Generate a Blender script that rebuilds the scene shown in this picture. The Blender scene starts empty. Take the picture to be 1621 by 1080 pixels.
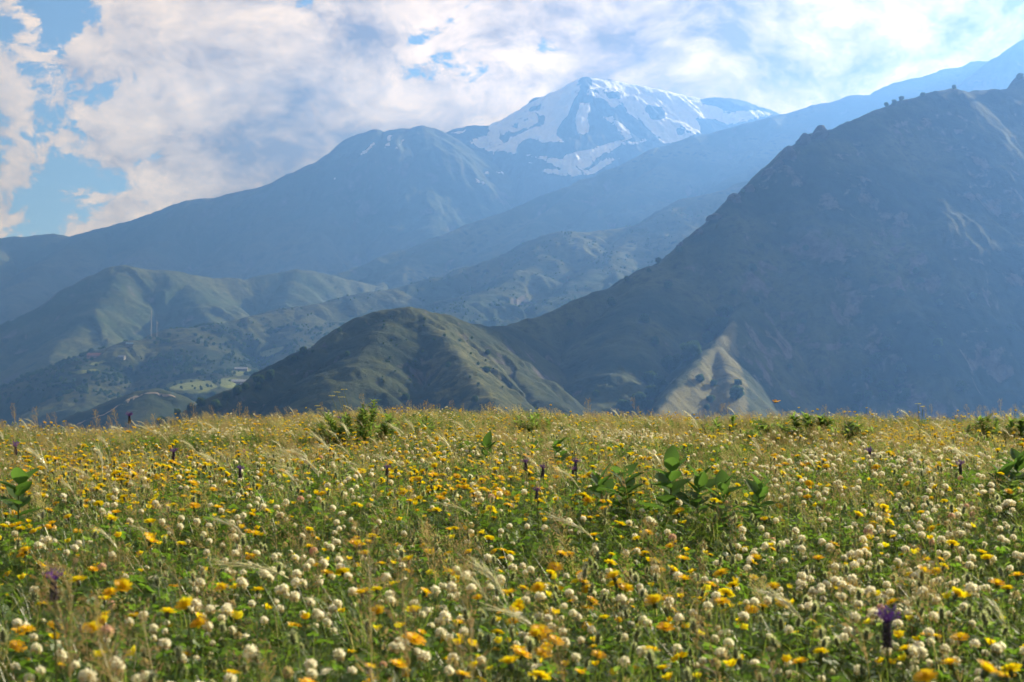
import bpy, math, random
import numpy as np
from mathutils import Vector, Matrix, Euler
R = math.radians
random.seed(7)
rng = np.random.default_rng(11)
scene = bpy.context.scene
C = scene.collection

# ------------------------------------------------------------------ camera, sky, sun, exposure
FPX, CX, CY, HORIZ = 2251.0, 810.5, 540.0, 610.0      # photograph pixels
CAMZ = 0.60
PITCH = math.atan((HORIZ - CY) / FPX)
cam = bpy.data.cameras.new('camera')
cam.lens = 50; cam.sensor_width = 36; cam.clip_start = 0.05; cam.clip_end = 60000
cam.dof.use_dof = True; cam.dof.focus_distance = 13.0; cam.dof.aperture_fstop = 10.0
cam_ob = bpy.data.objects.new('camera', cam); C.objects.link(cam_ob)
cam_ob.location = (0, 0, CAMZ); cam_ob.rotation_euler = (math.pi / 2 + PITCH, 0, 0)
scene.camera = cam_ob

SUN_AZ, SUN_EL = R(46), R(21.5)          # to the right of the view direction (+y), above the horizon
sun = bpy.data.lights.new('sun', 'SUN'); sun.energy = 5.0; sun.angle = R(0.55); sun.color = (1.0, 0.93, 0.82)
sun_ob = bpy.data.objects.new('sun', sun); C.objects.link(sun_ob)
sd = Vector((math.sin(SUN_AZ) * math.cos(SUN_EL), math.cos(SUN_AZ) * math.cos(SUN_EL), math.sin(SUN_EL)))
sun_ob.rotation_euler = (-sd).to_track_quat('-Z', 'Y').to_euler()
sun_ob.location = sd * 50

scene.view_settings.view_transform = 'Standard'; scene.view_settings.look = 'None'
scene.view_settings.exposure = 1.32; scene.view_settings.gamma = 1.0
scene.view_settings.use_curve_mapping = False
cy = scene.cycles
cy.max_bounces = 6; cy.diffuse_bounces = 3; cy.glossy_bounces = 2; cy.transmission_bounces = 4
cy.transparent_max_bounces = 4; cy.volume_bounces = 0
cy.caustics_reflective = False; cy.caustics_refractive = False
cy.sample_clamp_indirect = 4.0
cy.use_adaptive_sampling = True; cy.adaptive_threshold = 0.03

class NT:
    """small helper round a node tree"""
    def __init__(s, tree): s.t = tree; tree.nodes.clear()
    def n(s, kind, **kw):
        nd = s.t.nodes.new(kind)
        for k, v in kw.items():
            if k == 'ins':
                for a, b in v.items():
                    if hasattr(b, 'is_output'): s.t.links.new(b, nd.inputs[a])
                    else: nd.inputs[a].default_value = b
            else: setattr(nd, k, v)
        return nd
    def l(s, a, b): s.t.links.new(a, b)
    def m(s, op, a, b=None, c=None, clamp=False):
        nd = s.t.nodes.new('ShaderNodeMath'); nd.operation = op; nd.use_clamp = clamp
        for i, v in enumerate((a, b, c)):
            if v is None: continue
            if hasattr(v, 'is_output'): s.t.links.new(v, nd.inputs[i])
            else: nd.inputs[i].default_value = v
        return nd.outputs[0]
    def vm(s, op, a, b=None):
        nd = s.t.nodes.new('ShaderNodeVectorMath'); nd.operation = op
        for i, v in enumerate((a, b)):
            if v is None: continue
            if hasattr(v, 'is_output'): s.t.links.new(v, nd.inputs[i])
            else: nd.inputs[i].default_value = v
        return nd.outputs[0]
    def mix(s, f, a, b):
        nd = s.t.nodes.new('ShaderNodeMix'); nd.data_type = 'RGBA'
        for i, v in ((0, f), (6, a), (7, b)):
            if hasattr(v, 'is_output'): s.t.links.new(v, nd.inputs[i])
            else: nd.inputs[i].default_value = v if i == 0 else (*v[:3], 1)
        return nd.outputs[2]
    def ss(s, v, lo, hi, a=0.0, b=1.0):
        nd = s.t.nodes.new('ShaderNodeMapRange'); nd.interpolation_type = 'SMOOTHSTEP'
        s.t.links.new(v, nd.inputs[0])
        nd.inputs[1].default_value = lo; nd.inputs[2].default_value = hi
        nd.inputs[3].default_value = a; nd.inputs[4].default_value = b
        return nd.outputs[0]
    def noise(s, vec, scale, detail=6, rough=0.55, dist=0.0, lac=2.0):
        nd = s.t.nodes.new('ShaderNodeTexNoise')
        s.t.links.new(vec, nd.inputs['Vector'])
        nd.inputs['Scale'].default_value = scale; nd.inputs['Detail'].default_value = detail
        nd.inputs['Roughness'].default_value = rough; nd.inputs['Distortion'].default_value = dist
        nd.inputs['Lacunarity'].default_value = lac
        return nd.outputs['Fac']

# the sky: clear-air sky with a broken layer of cloud, laid on a dome of directions
world = bpy.data.worlds.new('World'); scene.world = world; world.use_nodes = True
world.cycles.sampling_method = 'MANUAL'; world.cycles.sample_map_resolution = 512
W = NT(world.node_tree)
sky = W.n('ShaderNodeTexSky', sky_type='NISHITA', sun_disc=False, sun_elevation=SUN_EL, sun_rotation=SUN_AZ,
          altitude=1800, air_density=1.0, dust_density=0.15, ozone_density=2.5)
tc = W.n('ShaderNodeTexCoord').outputs['Generated']
sep = W.n('ShaderNodeSeparateXYZ', ins={0: tc})
dx, dy, dz = sep.outputs
p0 = W.vm('ADD', W.vm('MULTIPLY', tc, (1.0, 1.0, 1.5)), (3.1, 1.7, 0.4))
warp = W.n('ShaderNodeTexNoise', ins={'Vector': p0, 'Scale': 9.0, 'Detail': 4.0})
wv = W.vm('MULTIPLY', W.vm('SUBTRACT', warp.outputs['Color'], (0.5, 0.5, 0.5)), (0.07, 0.07, 0.07))
def dens(off, det=14.0):
    q = W.vm('ADD', W.vm('ADD', p0, wv), off)
    big = W.noise(q, 6.0, 2, 0.5)
    fine = W.noise(q, 17.0, det, 0.66)
    return W.m('ADD', W.m('MULTIPLY', W.m('SUBTRACT', big, 0.5), 0.9), W.m('MULTIPLY', W.m('SUBTRACT', fine, 0.5), 1.25))
# the layer thins out towards the left of the view
cov = W.ss(dx, -0.40, -0.06, 0.02, 0.30)
d0 = W.m('ADD', dens((0, 0, 0)), cov)
d1 = W.m('ADD', dens((0.006, 0.008, 0.020), 5.0), cov)
alpha = W.ss(d0, 0.0, 0.09)
lit = W.m('SUBTRACT', d0, d1)
thick = W.ss(d0, 0.10, 0.62)
shade = W.m('SUBTRACT', W.m('ADD', W.m('MULTIPLY', lit, 2.4), 1.0), W.m('MULTIPLY', thick, 0.90))
shade = W.m('MINIMUM', W.m('MAXIMUM', shade, 0.25), 1.7)
ccol = W.mix(W.ss(shade, 0.45, 1.0), (1.02, 0.74, 0.42), (1.08, 0.82, 0.52))
cl = W.vm('SCALE', ccol); cl.node.inputs['Scale'].default_value = 1
W.l(shade, cl.node.inputs['Scale'])
bg_sky = W.n('ShaderNodeBackground', ins={'Color': sky.outputs[0], 'Strength': 0.05})
# clouds scatter sunlight mostly forward: brighter towards the sun
cosun = W.n('ShaderNodeVectorMath', operation='DOT_PRODUCT', ins={0: tc, 1: tuple(sd)}).outputs['Value']
fwd = W.m('POWER', W.m('MULTIPLY', W.m('ADD', cosun, 1.0), 0.5), 1.9)
bg_cl = W.n('ShaderNodeBackground', ins={'Color': cl, 'Strength': W.m('MULTIPLY', fwd, 0.66)})
mx = W.n('ShaderNodeMixShader', ins={0: alpha, 1: bg_sky.outputs[0], 2: bg_cl.outputs[0]})
wo = W.n('ShaderNodeOutputWorld', ins={0: mx.outputs[0]})

# ------------------------------------------------------------------ helpers
def ray(px, py):
    u = (px - CX) / FPX; v = (CY - py) / FPX
    c, s = math.cos(PITCH), math.sin(PITCH)
    return np.array([u, c - v * s, s + v * c])      # camera forward = +y
def at(px, py, y):
    d = ray(px, py); k = y / d[1]
    return (d[0] * k, y, CAMZ + d[2] * k)
def pix(x, y, z):
    """world -> photograph pixel (numpy ok)"""
    c, s = math.cos(PITCH), math.sin(PITCH)
    zz = z - CAMZ
    f = y * c + zz * s; up = -y * s + zz * c
    return CX + FPX * x / f, CY - FPX * up / f

def tag(o, label=None, cat=None, group=None, kind=None):
    if label: o['label'] = label
    if cat: o['category'] = cat
    if group: o['group'] = group
    if kind: o['kind'] = kind
    return o
def empty(name, loc=(0, 0, 0), rz=0.0, sc=1.0):
    o = bpy.data.objects.new(name, None); C.objects.link(o)
    o.location = loc; o.rotation_euler = (0, 0, rz); o.scale = (sc, sc, sc); o.empty_display_size = 0.1
    return o
class MB:
    def __init__(s): s.v = []; s.f = []; s.mi = []
    def face(s, pts, m=0):
        i = len(s.v); s.v += [tuple(p) for p in pts]; s.f.append(tuple(range(i, i + len(pts)))); s.mi.append(m)
    def strip(s, left, right, m=0):
        i = len(s.v); n = len(left)
        for a, b in zip(left, right): s.v.append(tuple(a)); s.v.append(tuple(b))
        for k in range(n - 1):
            s.f.append((i + 2 * k, i + 2 * k + 1, i + 2 * k + 3, i + 2 * k + 2)); s.mi.append(m)
    def tube(s, pts, rad, n=5, m=0, cap=True):
        i0 = len(s.v)
        for k, p in enumerate(pts):
            p = Vector(p); a = Vector(pts[max(k - 1, 0)]); b = Vector(pts[min(k + 1, len(pts) - 1)])
            t = (b - a).normalized(); q = t.orthogonal().normalized() if k == 0 else (q - t * q.dot(t)).normalized()
            w = t.cross(q); r = rad[k] if hasattr(rad, '__len__') else rad
            for j in range(n):
                an = 2 * math.pi * j / n
                s.v.append(tuple(p + (q * math.cos(an) + w * math.sin(an)) * r))
        for k in range(len(pts) - 1):
            for j in range(n):
                a = i0 + k * n + j; b = i0 + k * n + (j + 1) % n
                s.f.append((a, b, b + n, a + n)); s.mi.append(m)
        if cap:
            s.f.append(tuple(i0 + (len(pts) - 1) * n + j for j in range(n))); s.mi.append(m)
    def box(s, c, d, m=0):
        x, y, z = c; a, b, h = d[0] / 2, d[1] / 2, d[2] / 2
        i = len(s.v)
        s.v += [(x + sx * a, y + sy * b, z + sz * h) for sz in (-1, 1) for sy in (-1, 1) for sx in (-1, 1)]
        for f in ((0, 2, 3, 1), (4, 5, 7, 6), (0, 1, 5, 4), (2, 6, 7, 3), (0, 4, 6, 2), (1, 3, 7, 5)):
            s.f.append(tuple(i + k for k in f)); s.mi.append(m)
    def mesh(s, name, mats, smooth=False):
        me = bpy.data.meshes.new(name); me.from_pydata(s.v, [], s.f)
        for m in (mats if isinstance(mats, (list, tuple)) else [mats]): me.materials.append(m)
        me.polygons.foreach_set('material_index', s.mi)
        if smooth: me.polygons.foreach_set('use_smooth', [True] * len(s.f))
        me.update(); return me
def obj(name, me, parent=None):
    o = bpy.data.objects.new(name, me); C.objects.link(o)
    if parent: o.parent = parent
    return o

# ------------------------------------------------------------------ numpy noise
def _hash(ix, iy, seed):
    h = (ix.astype(np.int64) * 374761393 + iy.astype(np.int64) * 668265263 + seed * 1442695041) & 0xFFFFFFFF
    h = ((h ^ (h >> 13)) * 1274126177) & 0xFFFFFFFF
    h = ((h ^ (h >> 15)) * 2246822519) & 0xFFFFFFFF
    return ((h ^ (h >> 16)) & 0xFFFFFF) / float(0x1000000)
def vnoise(x, y, seed=0):
    ix = np.floor(x); iy = np.floor(y); fx = x - ix; fy = y - iy
    def g(i, j, dx, dy):
        a = _hash(ix + i, iy + j, seed) * 2 * np.pi
        return np.cos(a) * dx + np.sin(a) * dy
    ux = fx * fx * fx * (fx * (fx * 6 - 15) + 10); uy = fy * fy * fy * (fy * (fy * 6 - 15) + 10)
    a = g(0, 0, fx, fy); b = g(1, 0, fx - 1, fy); c = g(0, 1, fx, fy - 1); d = g(1, 1, fx - 1, fy - 1)
    return (a + (b - a) * ux + (c - a) * uy + (a - b - c + d) * ux * uy) * 1.5
def fbm(x, y, seed=0, octv=5, gain=0.5):
    s = 0; a = 1.0
    for o in range(octv):
        s = s + a * vnoise(x, y, seed + o * 17); x = x * 2.03 + 5.2; y = y * 2.03 - 3.1; a *= gain
    return s
def gully(x, y, gx, gy, wl, seed, octv=5):
    """fluting that runs down the slope (gx,gy = downhill direction)"""
    out = np.zeros_like(x); amp = 1.0
    for o in range(octv):
        nrm = np.sqrt(gx * gx + gy * gy) + 1e-6
        tx, ty = -gy / nrm, gx / nrm
        px, py = x / wl, y / wl; ix, iy = np.floor(px), np.floor(py)
        s = np.zeros_like(x); dsum = np.zeros_like(x); wsum = np.zeros_like(x)
        for i in (-1, 0, 1):
            for j in (-1, 0, 1):
                vx = px - (ix + i + _hash(ix + i, iy + j, seed + o)); vy = py - (iy + j + _hash(ix + i, iy + j, seed + 99 + o))
                w = np.exp(-2.2 * (vx * vx + vy * vy)); ph = (vx * tx + vy * ty) * 2 * np.pi * 0.85
                s += w * np.cos(ph); dsum += -w * np.sin(ph); wsum += w
        s /= wsum + 1e-6; dsum /= wsum + 1e-6
        out += amp * s
        gx = gx - dsum * tx * amp * 0.9; gy = gy - dsum * ty * amp * 0.9
        wl *= 0.47; amp *= 0.56
    return out

# ------------------------------------------------------------------ materials
def newmat(name):
    m = bpy.data.materials.new(name); m.use_nodes = True
    return m, NT(m.node_tree)
def terrain_mat(name, grass, dry, rock, s_big, s_fine, rock_lo=0.62, rock_hi=0.80, snow=False, field_and_sun=None, bump=0.9, scrub=0.0, bdist=4.0):
    m, t = newmat(name)
    geo = t.n('ShaderNodeNewGeometry'); pos = geo.outputs['Position']
    big = t.noise(pos, 1 / s_big, 5, 0.55); mid = t.noise(pos, 1 / (s_fine * 3), 6, 0.65, 0.6); fine = t.noise(pos, 1 / s_fine, 9, 0.72)
    nz = t.n('ShaderNodeSeparateXYZ', ins={0: geo.outputs['Normal']}).outputs[2]
    gul = t.n('ShaderNodeAttribute', attribute_name='gul').outputs['Fac']
    c = t.mix(t.ss(t.m('ADD', t.m('MULTIPLY', big, 0.75), t.m('MULTIPLY', fine, 0.35)), 0.46, 0.64), grass, dry)
    c = t.mix(t.ss(fine, 0.42, 0.66, 0, 0.6), c, [v * 0.35 for v in grass])
    steep = t.m('ADD', t.m('ADD', t.m('SUBTRACT', 1.0, nz), t.m('MULTIPLY', t.m('SUBTRACT', mid, 0.5), 1.3)), t.m('MULTIPLY', gul, -0.10))
    rk = t.mix(t.ss(fine, 0.3, 0.7), [v * 0.55 for v in rock], [v * 1.35 for v in rock])
    c = t.mix(t.ss(steep, rock_lo - 0.3, rock_hi - 0.3), c, rk)
    if scrub:
        vo = t.n('ShaderNodeTexVoronoi', ins={'Vector': pos, 'Scale': 1 / scrub, 'Randomness': 1.0})
        dots = t.m('SUBTRACT', 1.0, t.ss(vo.outputs['Distance'], 0.18, 0.34))
        msk = t.m('MULTIPLY', dots, t.ss(big, 0.42, 0.6))
        c = t.mix(msk, c, (0.022, 0.036, 0.014))
    if field_and_sun:
        fa = t.n('ShaderNodeAttribute', attribute_name='field_and_sun').outputs['Fac']
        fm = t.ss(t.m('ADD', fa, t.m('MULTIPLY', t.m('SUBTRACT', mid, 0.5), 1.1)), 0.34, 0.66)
        c = t.mix(fm, c, t.mix(fine, *field_and_sun))  # paler masked ground: real fields, plus sunlight painted into the colour
    if snow:
        sa = t.n('ShaderNodeAttribute', attribute_name='snow').outputs['Fac']
        st = t.noise(t.vm('MULTIPLY', pos, (1 / 26, 1 / 95, 1 / 50)), 1.0, 8, 0.72, 1.2)
        sn = t.m('ADD', sa, t.m('ADD', t.m('MULTIPLY', t.m('SUBTRACT', st, 0.5), 2.3), t.m('MULTIPLY', t.m('SUBTRACT', mid, 0.5), 0.8)))
        c = t.mix(t.ss(sn, 0.47, 0.53), c, (0.88, 0.88, 0.90))
    bp = t.n('ShaderNodeBump', ins={'Strength': bump, 'Distance': bdist, 'Height': t.m('ADD', fine, t.m('MULTIPLY', mid, 1.5))})
    b = t.n('ShaderNodeBsdfPrincipled', ins={'Base Color': c, 'Roughness': 0.95, 'Specular IOR Level': 0.1, 'Normal': bp.outputs[0]})
    t.n('ShaderNodeOutputMaterial', ins={0: b.outputs[0]})
    return m
def leafmat(name, c1, c2, trans=0.45, gloss=0.05, rough=0.4, fine=0.0):
    m, t = newmat(name)
    rnd = t.n('ShaderNodeObjectInfo').outputs['Random']
    if fine:
        pos = t.n('ShaderNodeTexCoord').outputs['Object']
        rnd = t.m('ADD', t.m('MULTIPLY', rnd, 0.6), t.m('MULTIPLY', t.ss(t.noise(pos, fine, 3, 0.6), 0.3, 0.7), 0.4))
    c = t.mix(rnd, c1, c2)
    d = t.n('ShaderNodeBsdfDiffuse', ins={0: c})
    tr = t.n('ShaderNodeBsdfTranslucent', ins={0: t.mix(0.75, c, [min(1, v * k) for v, k in zip(c2, (1.75, 2.0, 0.9))])})
    ms = t.n('ShaderNodeMixShader', ins={0: trans, 1: d.outputs[0], 2: tr.outputs[0]})
    out = ms
    if gloss:
        g = t.n('ShaderNodeBsdfGlossy', ins={0: (1, 1, 1, 1), 'Roughness': rough})
        out = t.n('ShaderNodeMixShader', ins={0: gloss, 1: ms.outputs[0], 2: g.outputs[0]})
    t.n('ShaderNodeOutputMaterial', ins={0: out.outputs[0]})
    return m
def plain(name, col, rough=0.8, var=0.25, scale=1.0, metal=0.0):
    m, t = newmat(name)
    pos = t.n('ShaderNodeTexCoord').outputs['Object']
    f = t.noise(pos, scale, 6, 0.6)
    c = t.mix(f, [v * (1 - var) for v in col], [min(1, v * (1 + var)) for v in col])
    b = t.n('ShaderNodeBsdfPrincipled', ins={'Base Color': c, 'Roughness': rough, 'Metallic': metal})
    t.n('ShaderNodeOutputMaterial', ins={0: b.outputs[0]})
    return m

GRASS, DRY, ROCK = (0.075, 0.085, 0.028), (0.20, 0.165, 0.065), (0.16, 0.14, 0.12)
M = {}
M['mound'] = terrain_mat('mound_turf', (0.020, 0.036, 0.010), (0.062, 0.078, 0.022), (0.080, 0.075, 0.072), 130, 9, 0.62, 0.80, bdist=2.5, field_and_sun=((0.075, 0.090, 0.028), (0.18, 0.175, 0.065)))
M['right'] = terrain_mat('mountainside_turf', (0.014, 0.034, 0.009), (0.085, 0.105, 0.034), (0.13, 0.122, 0.12), 170, 16, 0.72, 0.90, field_and_sun=((0.075, 0.085, 0.030), (0.25, 0.225, 0.10)), bdist=4)
M['valley'] = terrain_mat('valley_turf', (0.026, 0.046, 0.013), (0.085, 0.095, 0.030), (0.10, 0.095, 0.09), 260, 22, 0.75, 0.95, field_and_sun=((0.11, 0.16, 0.035), (0.21, 0.22, 0.07)), scrub=26, bdist=5)
M['far'] = terrain_mat('far_turf', (0.040, 0.066, 0.018), (0.12, 0.13, 0.042), (0.12, 0.115, 0.11), 500, 40, 0.62, 0.85, scrub=42, bdist=9)
M['massif'] = terrain_mat('massif_turf', (0.045, 0.065, 0.025), (0.10, 0.10, 0.05), (0.11, 0.10, 0.10), 900, 70, 0.60, 0.85, snow=True, bdist=16)
M['peak'] = terrain_mat('peak_rock', (0.05, 0.055, 0.04), (0.065, 0.062, 0.055), (0.06, 0.056, 0.055), 700, 60, 0.5, 0.8, snow=True, bdist=14)
M['crag'] = plain('crag_rock', (0.055, 0.052, 0.05), 0.95, 0.5, 0.3)

# ------------------------------------------------------------------ the hills: ridges as 3-D polylines, flanks falling away from them
class Hill:
    def __init__(s, ridges, wl, amp, rough, seed, ds=1.0, floor=-190.0, bench=None):
        """ridges: list of (points[(px,py,dist)], slope, rounding)"""
        s.seg = []; s.ds = ds; wl, amp, rough = wl * ds, amp * ds, rough * ds
        for pts, k, r0 in ridges:
            r0 *= ds; P = [at(px, py, d * ds) for px, py, d in pts]
            for a, b in zip(P[:-1], P[1:]): s.seg.append((a, b, k, r0))
        s.wl, s.amp, s.rough, s.seed, s.floor, s.bench = wl, amp, rough, seed, floor, bench
    def z(s, x, y):
        x = np.asarray(x, float); y = np.asarray(y, float)
        w = s.wl * 0.16
        xw = x + w * fbm(x / s.wl, y / s.wl, s.seed + 40, 3); yw = y + w * fbm(x / s.wl + 9, y / s.wl - 7, s.seed + 50, 3)
        best = np.full(x.shape, -1e9); gx = np.zeros(x.shape); gy = np.zeros(x.shape); dist = np.zeros(x.shape)
        for a, b, k, r0 in s.seg:
            ax, ay = a[0], a[1]; ex, ey = b[0] - ax, b[1] - ay
            L2 = ex * ex + ey * ey + 1e-9
            t0 = np.clip(((x - ax) * ex + (y - ay) * ey) / L2, 0, 1)
            du = np.hypot(x - ax - ex * t0, y - ay - ey * t0)
            f = np.clip(du / (s.wl * 0.8), 0, 1)           # no warp on the crest itself
            X = x + (xw - x) * f; Y = y + (yw - y) * f
            t = np.clip(((X - ax) * ex + (Y - ay) * ey) / L2, 0, 1)
            qx = X - ax - ex * t; qy = Y - ay - ey * t
            d = np.hypot(qx, qy)
            de = np.sqrt(d * d + r0 * r0) - r0
            h = a[2] + (b[2] - a[2]) * t - k * de
            m = h > best
            best = np.where(m, h, best); gx = np.where(m, qx, gx); gy = np.where(m, qy, gy); dist = np.where(m, d, dist)
        fade = 1 - np.exp(-dist / (s.wl * 0.45))
        g = gully(x, y, gx, gy, s.wl, s.seed)
        s.last_g = g
        out = best + s.amp * fade * (g - 0.2)
        out = out + s.rough * (0.45 + 0.55 * fade) * fbm(x / (s.wl * 0.22), y / (s.wl * 0.22), s.seed + 5, 5, 0.55)
        if s.bench:
            for bx, by, rx, ry, bz, tilt in s.bench:
                e = ((x - bx) / rx) ** 2 + ((y - by) / ry) ** 2
                wgt = np.clip(1.6 - e, 0, 1); wgt = wgt * wgt * (3 - 2 * wgt)
                out = out * (1 - wgt) + wgt * (bz + (y - by) * tilt + 0.15 * (out - bz))
        return np.maximum(out, s.floor)
    def hit(s, px, py, r0, r1, n=700):
        rr = np.linspace(r0 * s.ds, r1 * s.ds, n); d = ray(px, py)
        x = d[0] / d[1] * rr; rz = CAMZ + d[2] / d[1] * rr
        h = s.z(x, rr); gap = rz - h
        k = np.argmax(gap <= 0) if (gap <= 0).any() else int(np.argmin(gap / rr))
        return (float(x[k]), float(rr[k]), float(h[k]))
    def mesh(s, name, mat, px0, px1, ncol, rows, extra=None):
        cols = np.linspace(px0, px1, ncol); u = (cols - CX) / FPX
        rows = np.asarray(rows, float) * s.ds
        Y, U = np.meshgrid(rows, u, indexing='ij'); X = U * Y
        Z = s.z(X.ravel(), Y.ravel()).reshape(X.shape); G = s.last_g.reshape(X.shape)
        nr, nc = X.shape
        v = np.stack([X.ravel(), Y.ravel(), Z.ravel()], 1)
        i = np.arange(nr * nc).reshape(nr, nc)
        f = np.stack([i[:-1, :-1].ravel(), i[:-1, 1:].ravel(), i[1:, 1:].ravel(), i[1:, :-1].ravel()], 1)
        zf = Z.ravel()[f].max(1); f = f[zf > s.floor + 1]
        me = bpy.data.meshes.new(name)
        me.vertices.add(len(v)); me.vertices.foreach_set('co', v.ravel())
        me.loops.add(f.size); me.loops.foreach_set('vertex_index', f.ravel().astype(np.int32))
        me.polygons.add(len(f)); me.polygons.foreach_set('loop_start', np.arange(0, f.size, 4, dtype=np.int32))
        me.polygons.foreach_set('use_smooth', np.ones(len(f), dtype=bool))
        me.update(calc_edges=True); me.materials.append(mat)
        at_ = me.attributes.new('gul', 'FLOAT', 'POINT'); at_.data.foreach_set('value', G.ravel().astype(np.float32))
        if extra:
            for nm, fn in extra.items():
                val = fn(X, Y, Z)
                a2 = me.attributes.new(nm, 'FLOAT', 'POINT'); a2.data.foreach_set('value', val.ravel().astype(np.float32))
        o = obj(name, me); o['kind'] = 'structure'
        return o
def lin(a, b, n): return np.linspace(a, b, n)
def inpoly(X, Y, poly):
    ins = np.zeros(X.shape, bool); n = len(poly)
    for k in range(n):
        x1, y1 = poly[k]; x2, y2 = poly[(k + 1) % n]
        c = ((y1 > Y) != (y2 > Y)) & (X < (x2 - x1) * (Y - y1) / (y2 - y1 + 1e-9) + x1)
        ins ^= c
    return ins
def blur(A, n=1):
    for _ in range(n):
        B = np.pad(A, 1, mode='edge')
        A = (B[:-2, 1:-1] + B[2:, 1:-1] + B[1:-1, :-2] + B[1:-1, 2:] + 2 * B[1:-1, 1:-1]) / 6
    return A

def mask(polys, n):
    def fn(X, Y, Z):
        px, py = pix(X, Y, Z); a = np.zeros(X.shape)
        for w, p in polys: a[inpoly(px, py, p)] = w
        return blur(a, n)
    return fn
# near grassy mound
mound = Hill([
    ([(200, 700, 1120), (290, 657, 1150), (380, 613, 1200), (440, 586, 1240), (500, 552, 1280), (540, 523, 1310), (580, 501, 1330), (612, 489, 1345),
      (645, 487, 1360), (690, 496, 1400), (730, 510, 1470), (770, 519, 1560), (800, 516, 1660)], 0.86, 26),
    ([(650, 488, 1360), (700, 535, 1290), (745, 590, 1190), (790, 650, 1080), (820, 700, 1000)], 0.80, 14),
    ([(620, 490, 1345), (560, 580, 1190), (520, 660, 1060), (500, 700, 1000)], 0.90, 40),
    ([(735, 512, 1480), (800, 575, 1380), (850, 632, 1270), (890, 690, 1180)], 0.66, 14),
    ], 120, 9.0, 3.4, 3, ds=1.2)
mound.mesh('hill', M['mound'], 150, 960, 330, np.concatenate([lin(900, 1450, 190), lin(1455, 1900, 40)]), {'field_and_sun': mask([(0.45, [(655, 492), (720, 512), (775, 560), (830, 610), (860, 650), (800, 665), (700, 665), (665, 620), (655, 570), (690, 545)])], 26)})  # sunlight on the right flank painted in as paler turf colour

# big shaded mountainside on the right with its bright spur
right = Hill([
    ([(770, 519, 1680), (800, 516, 1690), (850, 501, 1720), (900, 479, 1750), (950, 460, 1775), (990, 444, 1800), (1040, 420, 1820), (1080, 388, 1850), (1110, 362, 1875),
      (1130, 342, 1890), (1155, 318, 1905), (1180, 300, 1925), (1205, 278, 1945), (1232, 252, 1965), (1246, 236, 1975), (1262, 230, 1985), (1284, 212, 1998),
      (1300, 207, 2010), (1318, 205, 2020), (1345, 190, 2045), (1375, 179, 2070),
      (1400, 168, 2090), (1440, 156, 2130), (1480, 144, 2160), (1510, 139, 2185), (1530, 144, 2200), (1570, 141, 2230), (1598, 139, 2255)], 1.0, 10),
    ([(1598, 139, 2255), (1612, 124, 2270), (1624, 120, 2285), (1640, 210, 2300), (1700, 300, 2350), (1790, 380, 2430), (1950, 450, 2560), (2200, 500, 2700)], 1.25, 6),  # out of view the crest is dropped steeply to let sunlight reach the spur
    ([(1178, 478, 1690), (1166, 500, 1640), (1158, 518, 1600), (1132, 543, 1550), (1112, 557, 1510), (1100, 578, 1465), (1074, 602, 1420), (1062, 625, 1375), (1034, 656, 1310), (990, 720, 1200)], 1.05, 7),
    ([(1132, 543, 1550), (1150, 590, 1470), (1158, 640, 1390), (1165, 700, 1300)], 0.95, 8),
    ([(1040, 420, 1820), (1000, 510, 1640), (960, 590, 1480), (930, 680, 1330)], 0.85, 40),
    ], 210, 10.0, 6.0, 21, ds=1.2)
right.mesh('mountain', M['right'], 740, 1960, 470, np.concatenate([lin(1050, 2150, 270), lin(2156, 2900, 60)]), {'field_and_sun': mask([(0.62, [(1168, 500), (1170, 530), (1172, 570), (1186, 610), (1185, 690), (990, 720), (1030, 660), (1060, 623), (1092, 586), (1130, 543), (1158, 505)]), (0.45, [(1290, 262), (1300, 268), (1260, 310), (1180, 370), (1110, 410), (1080, 420), (1150, 370), (1220, 320)])], 14)})  # dry-grass tan plus painted sunlight on the spur; painted grazing light under the crest

# village hill and terraces
VS = 1.3
vb = at(318, 606, 2150 * VS)
vb2 = at(385, 590, 2350 * VS)
village = Hill([
    ([(-250, 760, 2150), (-100, 684, 2250), (0, 632, 2350), (60, 600, 2420), (100, 582, 2450), (150, 562, 2520), (190, 545, 2560), (215, 539, 2590), (260, 533, 2640), (300, 521, 2680), (330, 517, 2720),
      (390, 502, 2800), (450, 490, 2880), (520, 478, 2960), (560, 467, 3020), (620, 458, 3100), (690, 470, 3200), (760, 500, 3300)], 0.56, 30),
    ([(300, 521, 2680), (330, 575, 2450), (360, 625, 2150), (380, 700, 1900)], 0.48, 70),
    ([(480, 484, 2920), (470, 560, 2600), (450, 620, 2300), (440, 700, 2050)], 0.48, 60),
    ([(150, 562, 2520), (140, 620, 2250), (120, 690, 2000)], 0.48, 50),
    ], 240, 15, 4.5, 33, ds=VS, bench=[(vb[0], vb[1], 68, 143, vb[2], 0.05), (vb2[0], vb2[1], 58, 117, vb2[2], 0.05)])
FIELD_SUN_POLYS = [[(262, 606), (300, 600), (332, 603), (345, 612), (322, 622), (285, 624), (262, 616)],  # lighter fields; the sunlit patch by the village is painted as colour too
               [(345, 600), (372, 597), (395, 604), (372, 615), (350, 612)],
               [(405, 560), (430, 552), (450, 548), (446, 556), (420, 566)],
               [(365, 588), (395, 582), (402, 590), (378, 596)], [(440, 596), (462, 585), (470, 588), (450, 600)],
               [(140, 575), (170, 570), (172, 573), (145, 579)], [(110, 588), (150, 584), (160, 588), (120, 593)]]
def field_sun_attr(X, Y, Z):
    px, py = pix(X, Y, Z); a = np.zeros(X.shape)
    for p in FIELD_SUN_POLYS: a[inpoly(px, py, p)] = 1
    return blur(a, 2)
village.mesh('hill', M['valley'], -240, 820, 360, np.concatenate([lin(1750, 2500, 130), lin(2505, 3050, 80), lin(3060, 3700, 30)]), {'field_and_sun': field_sun_attr})

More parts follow.
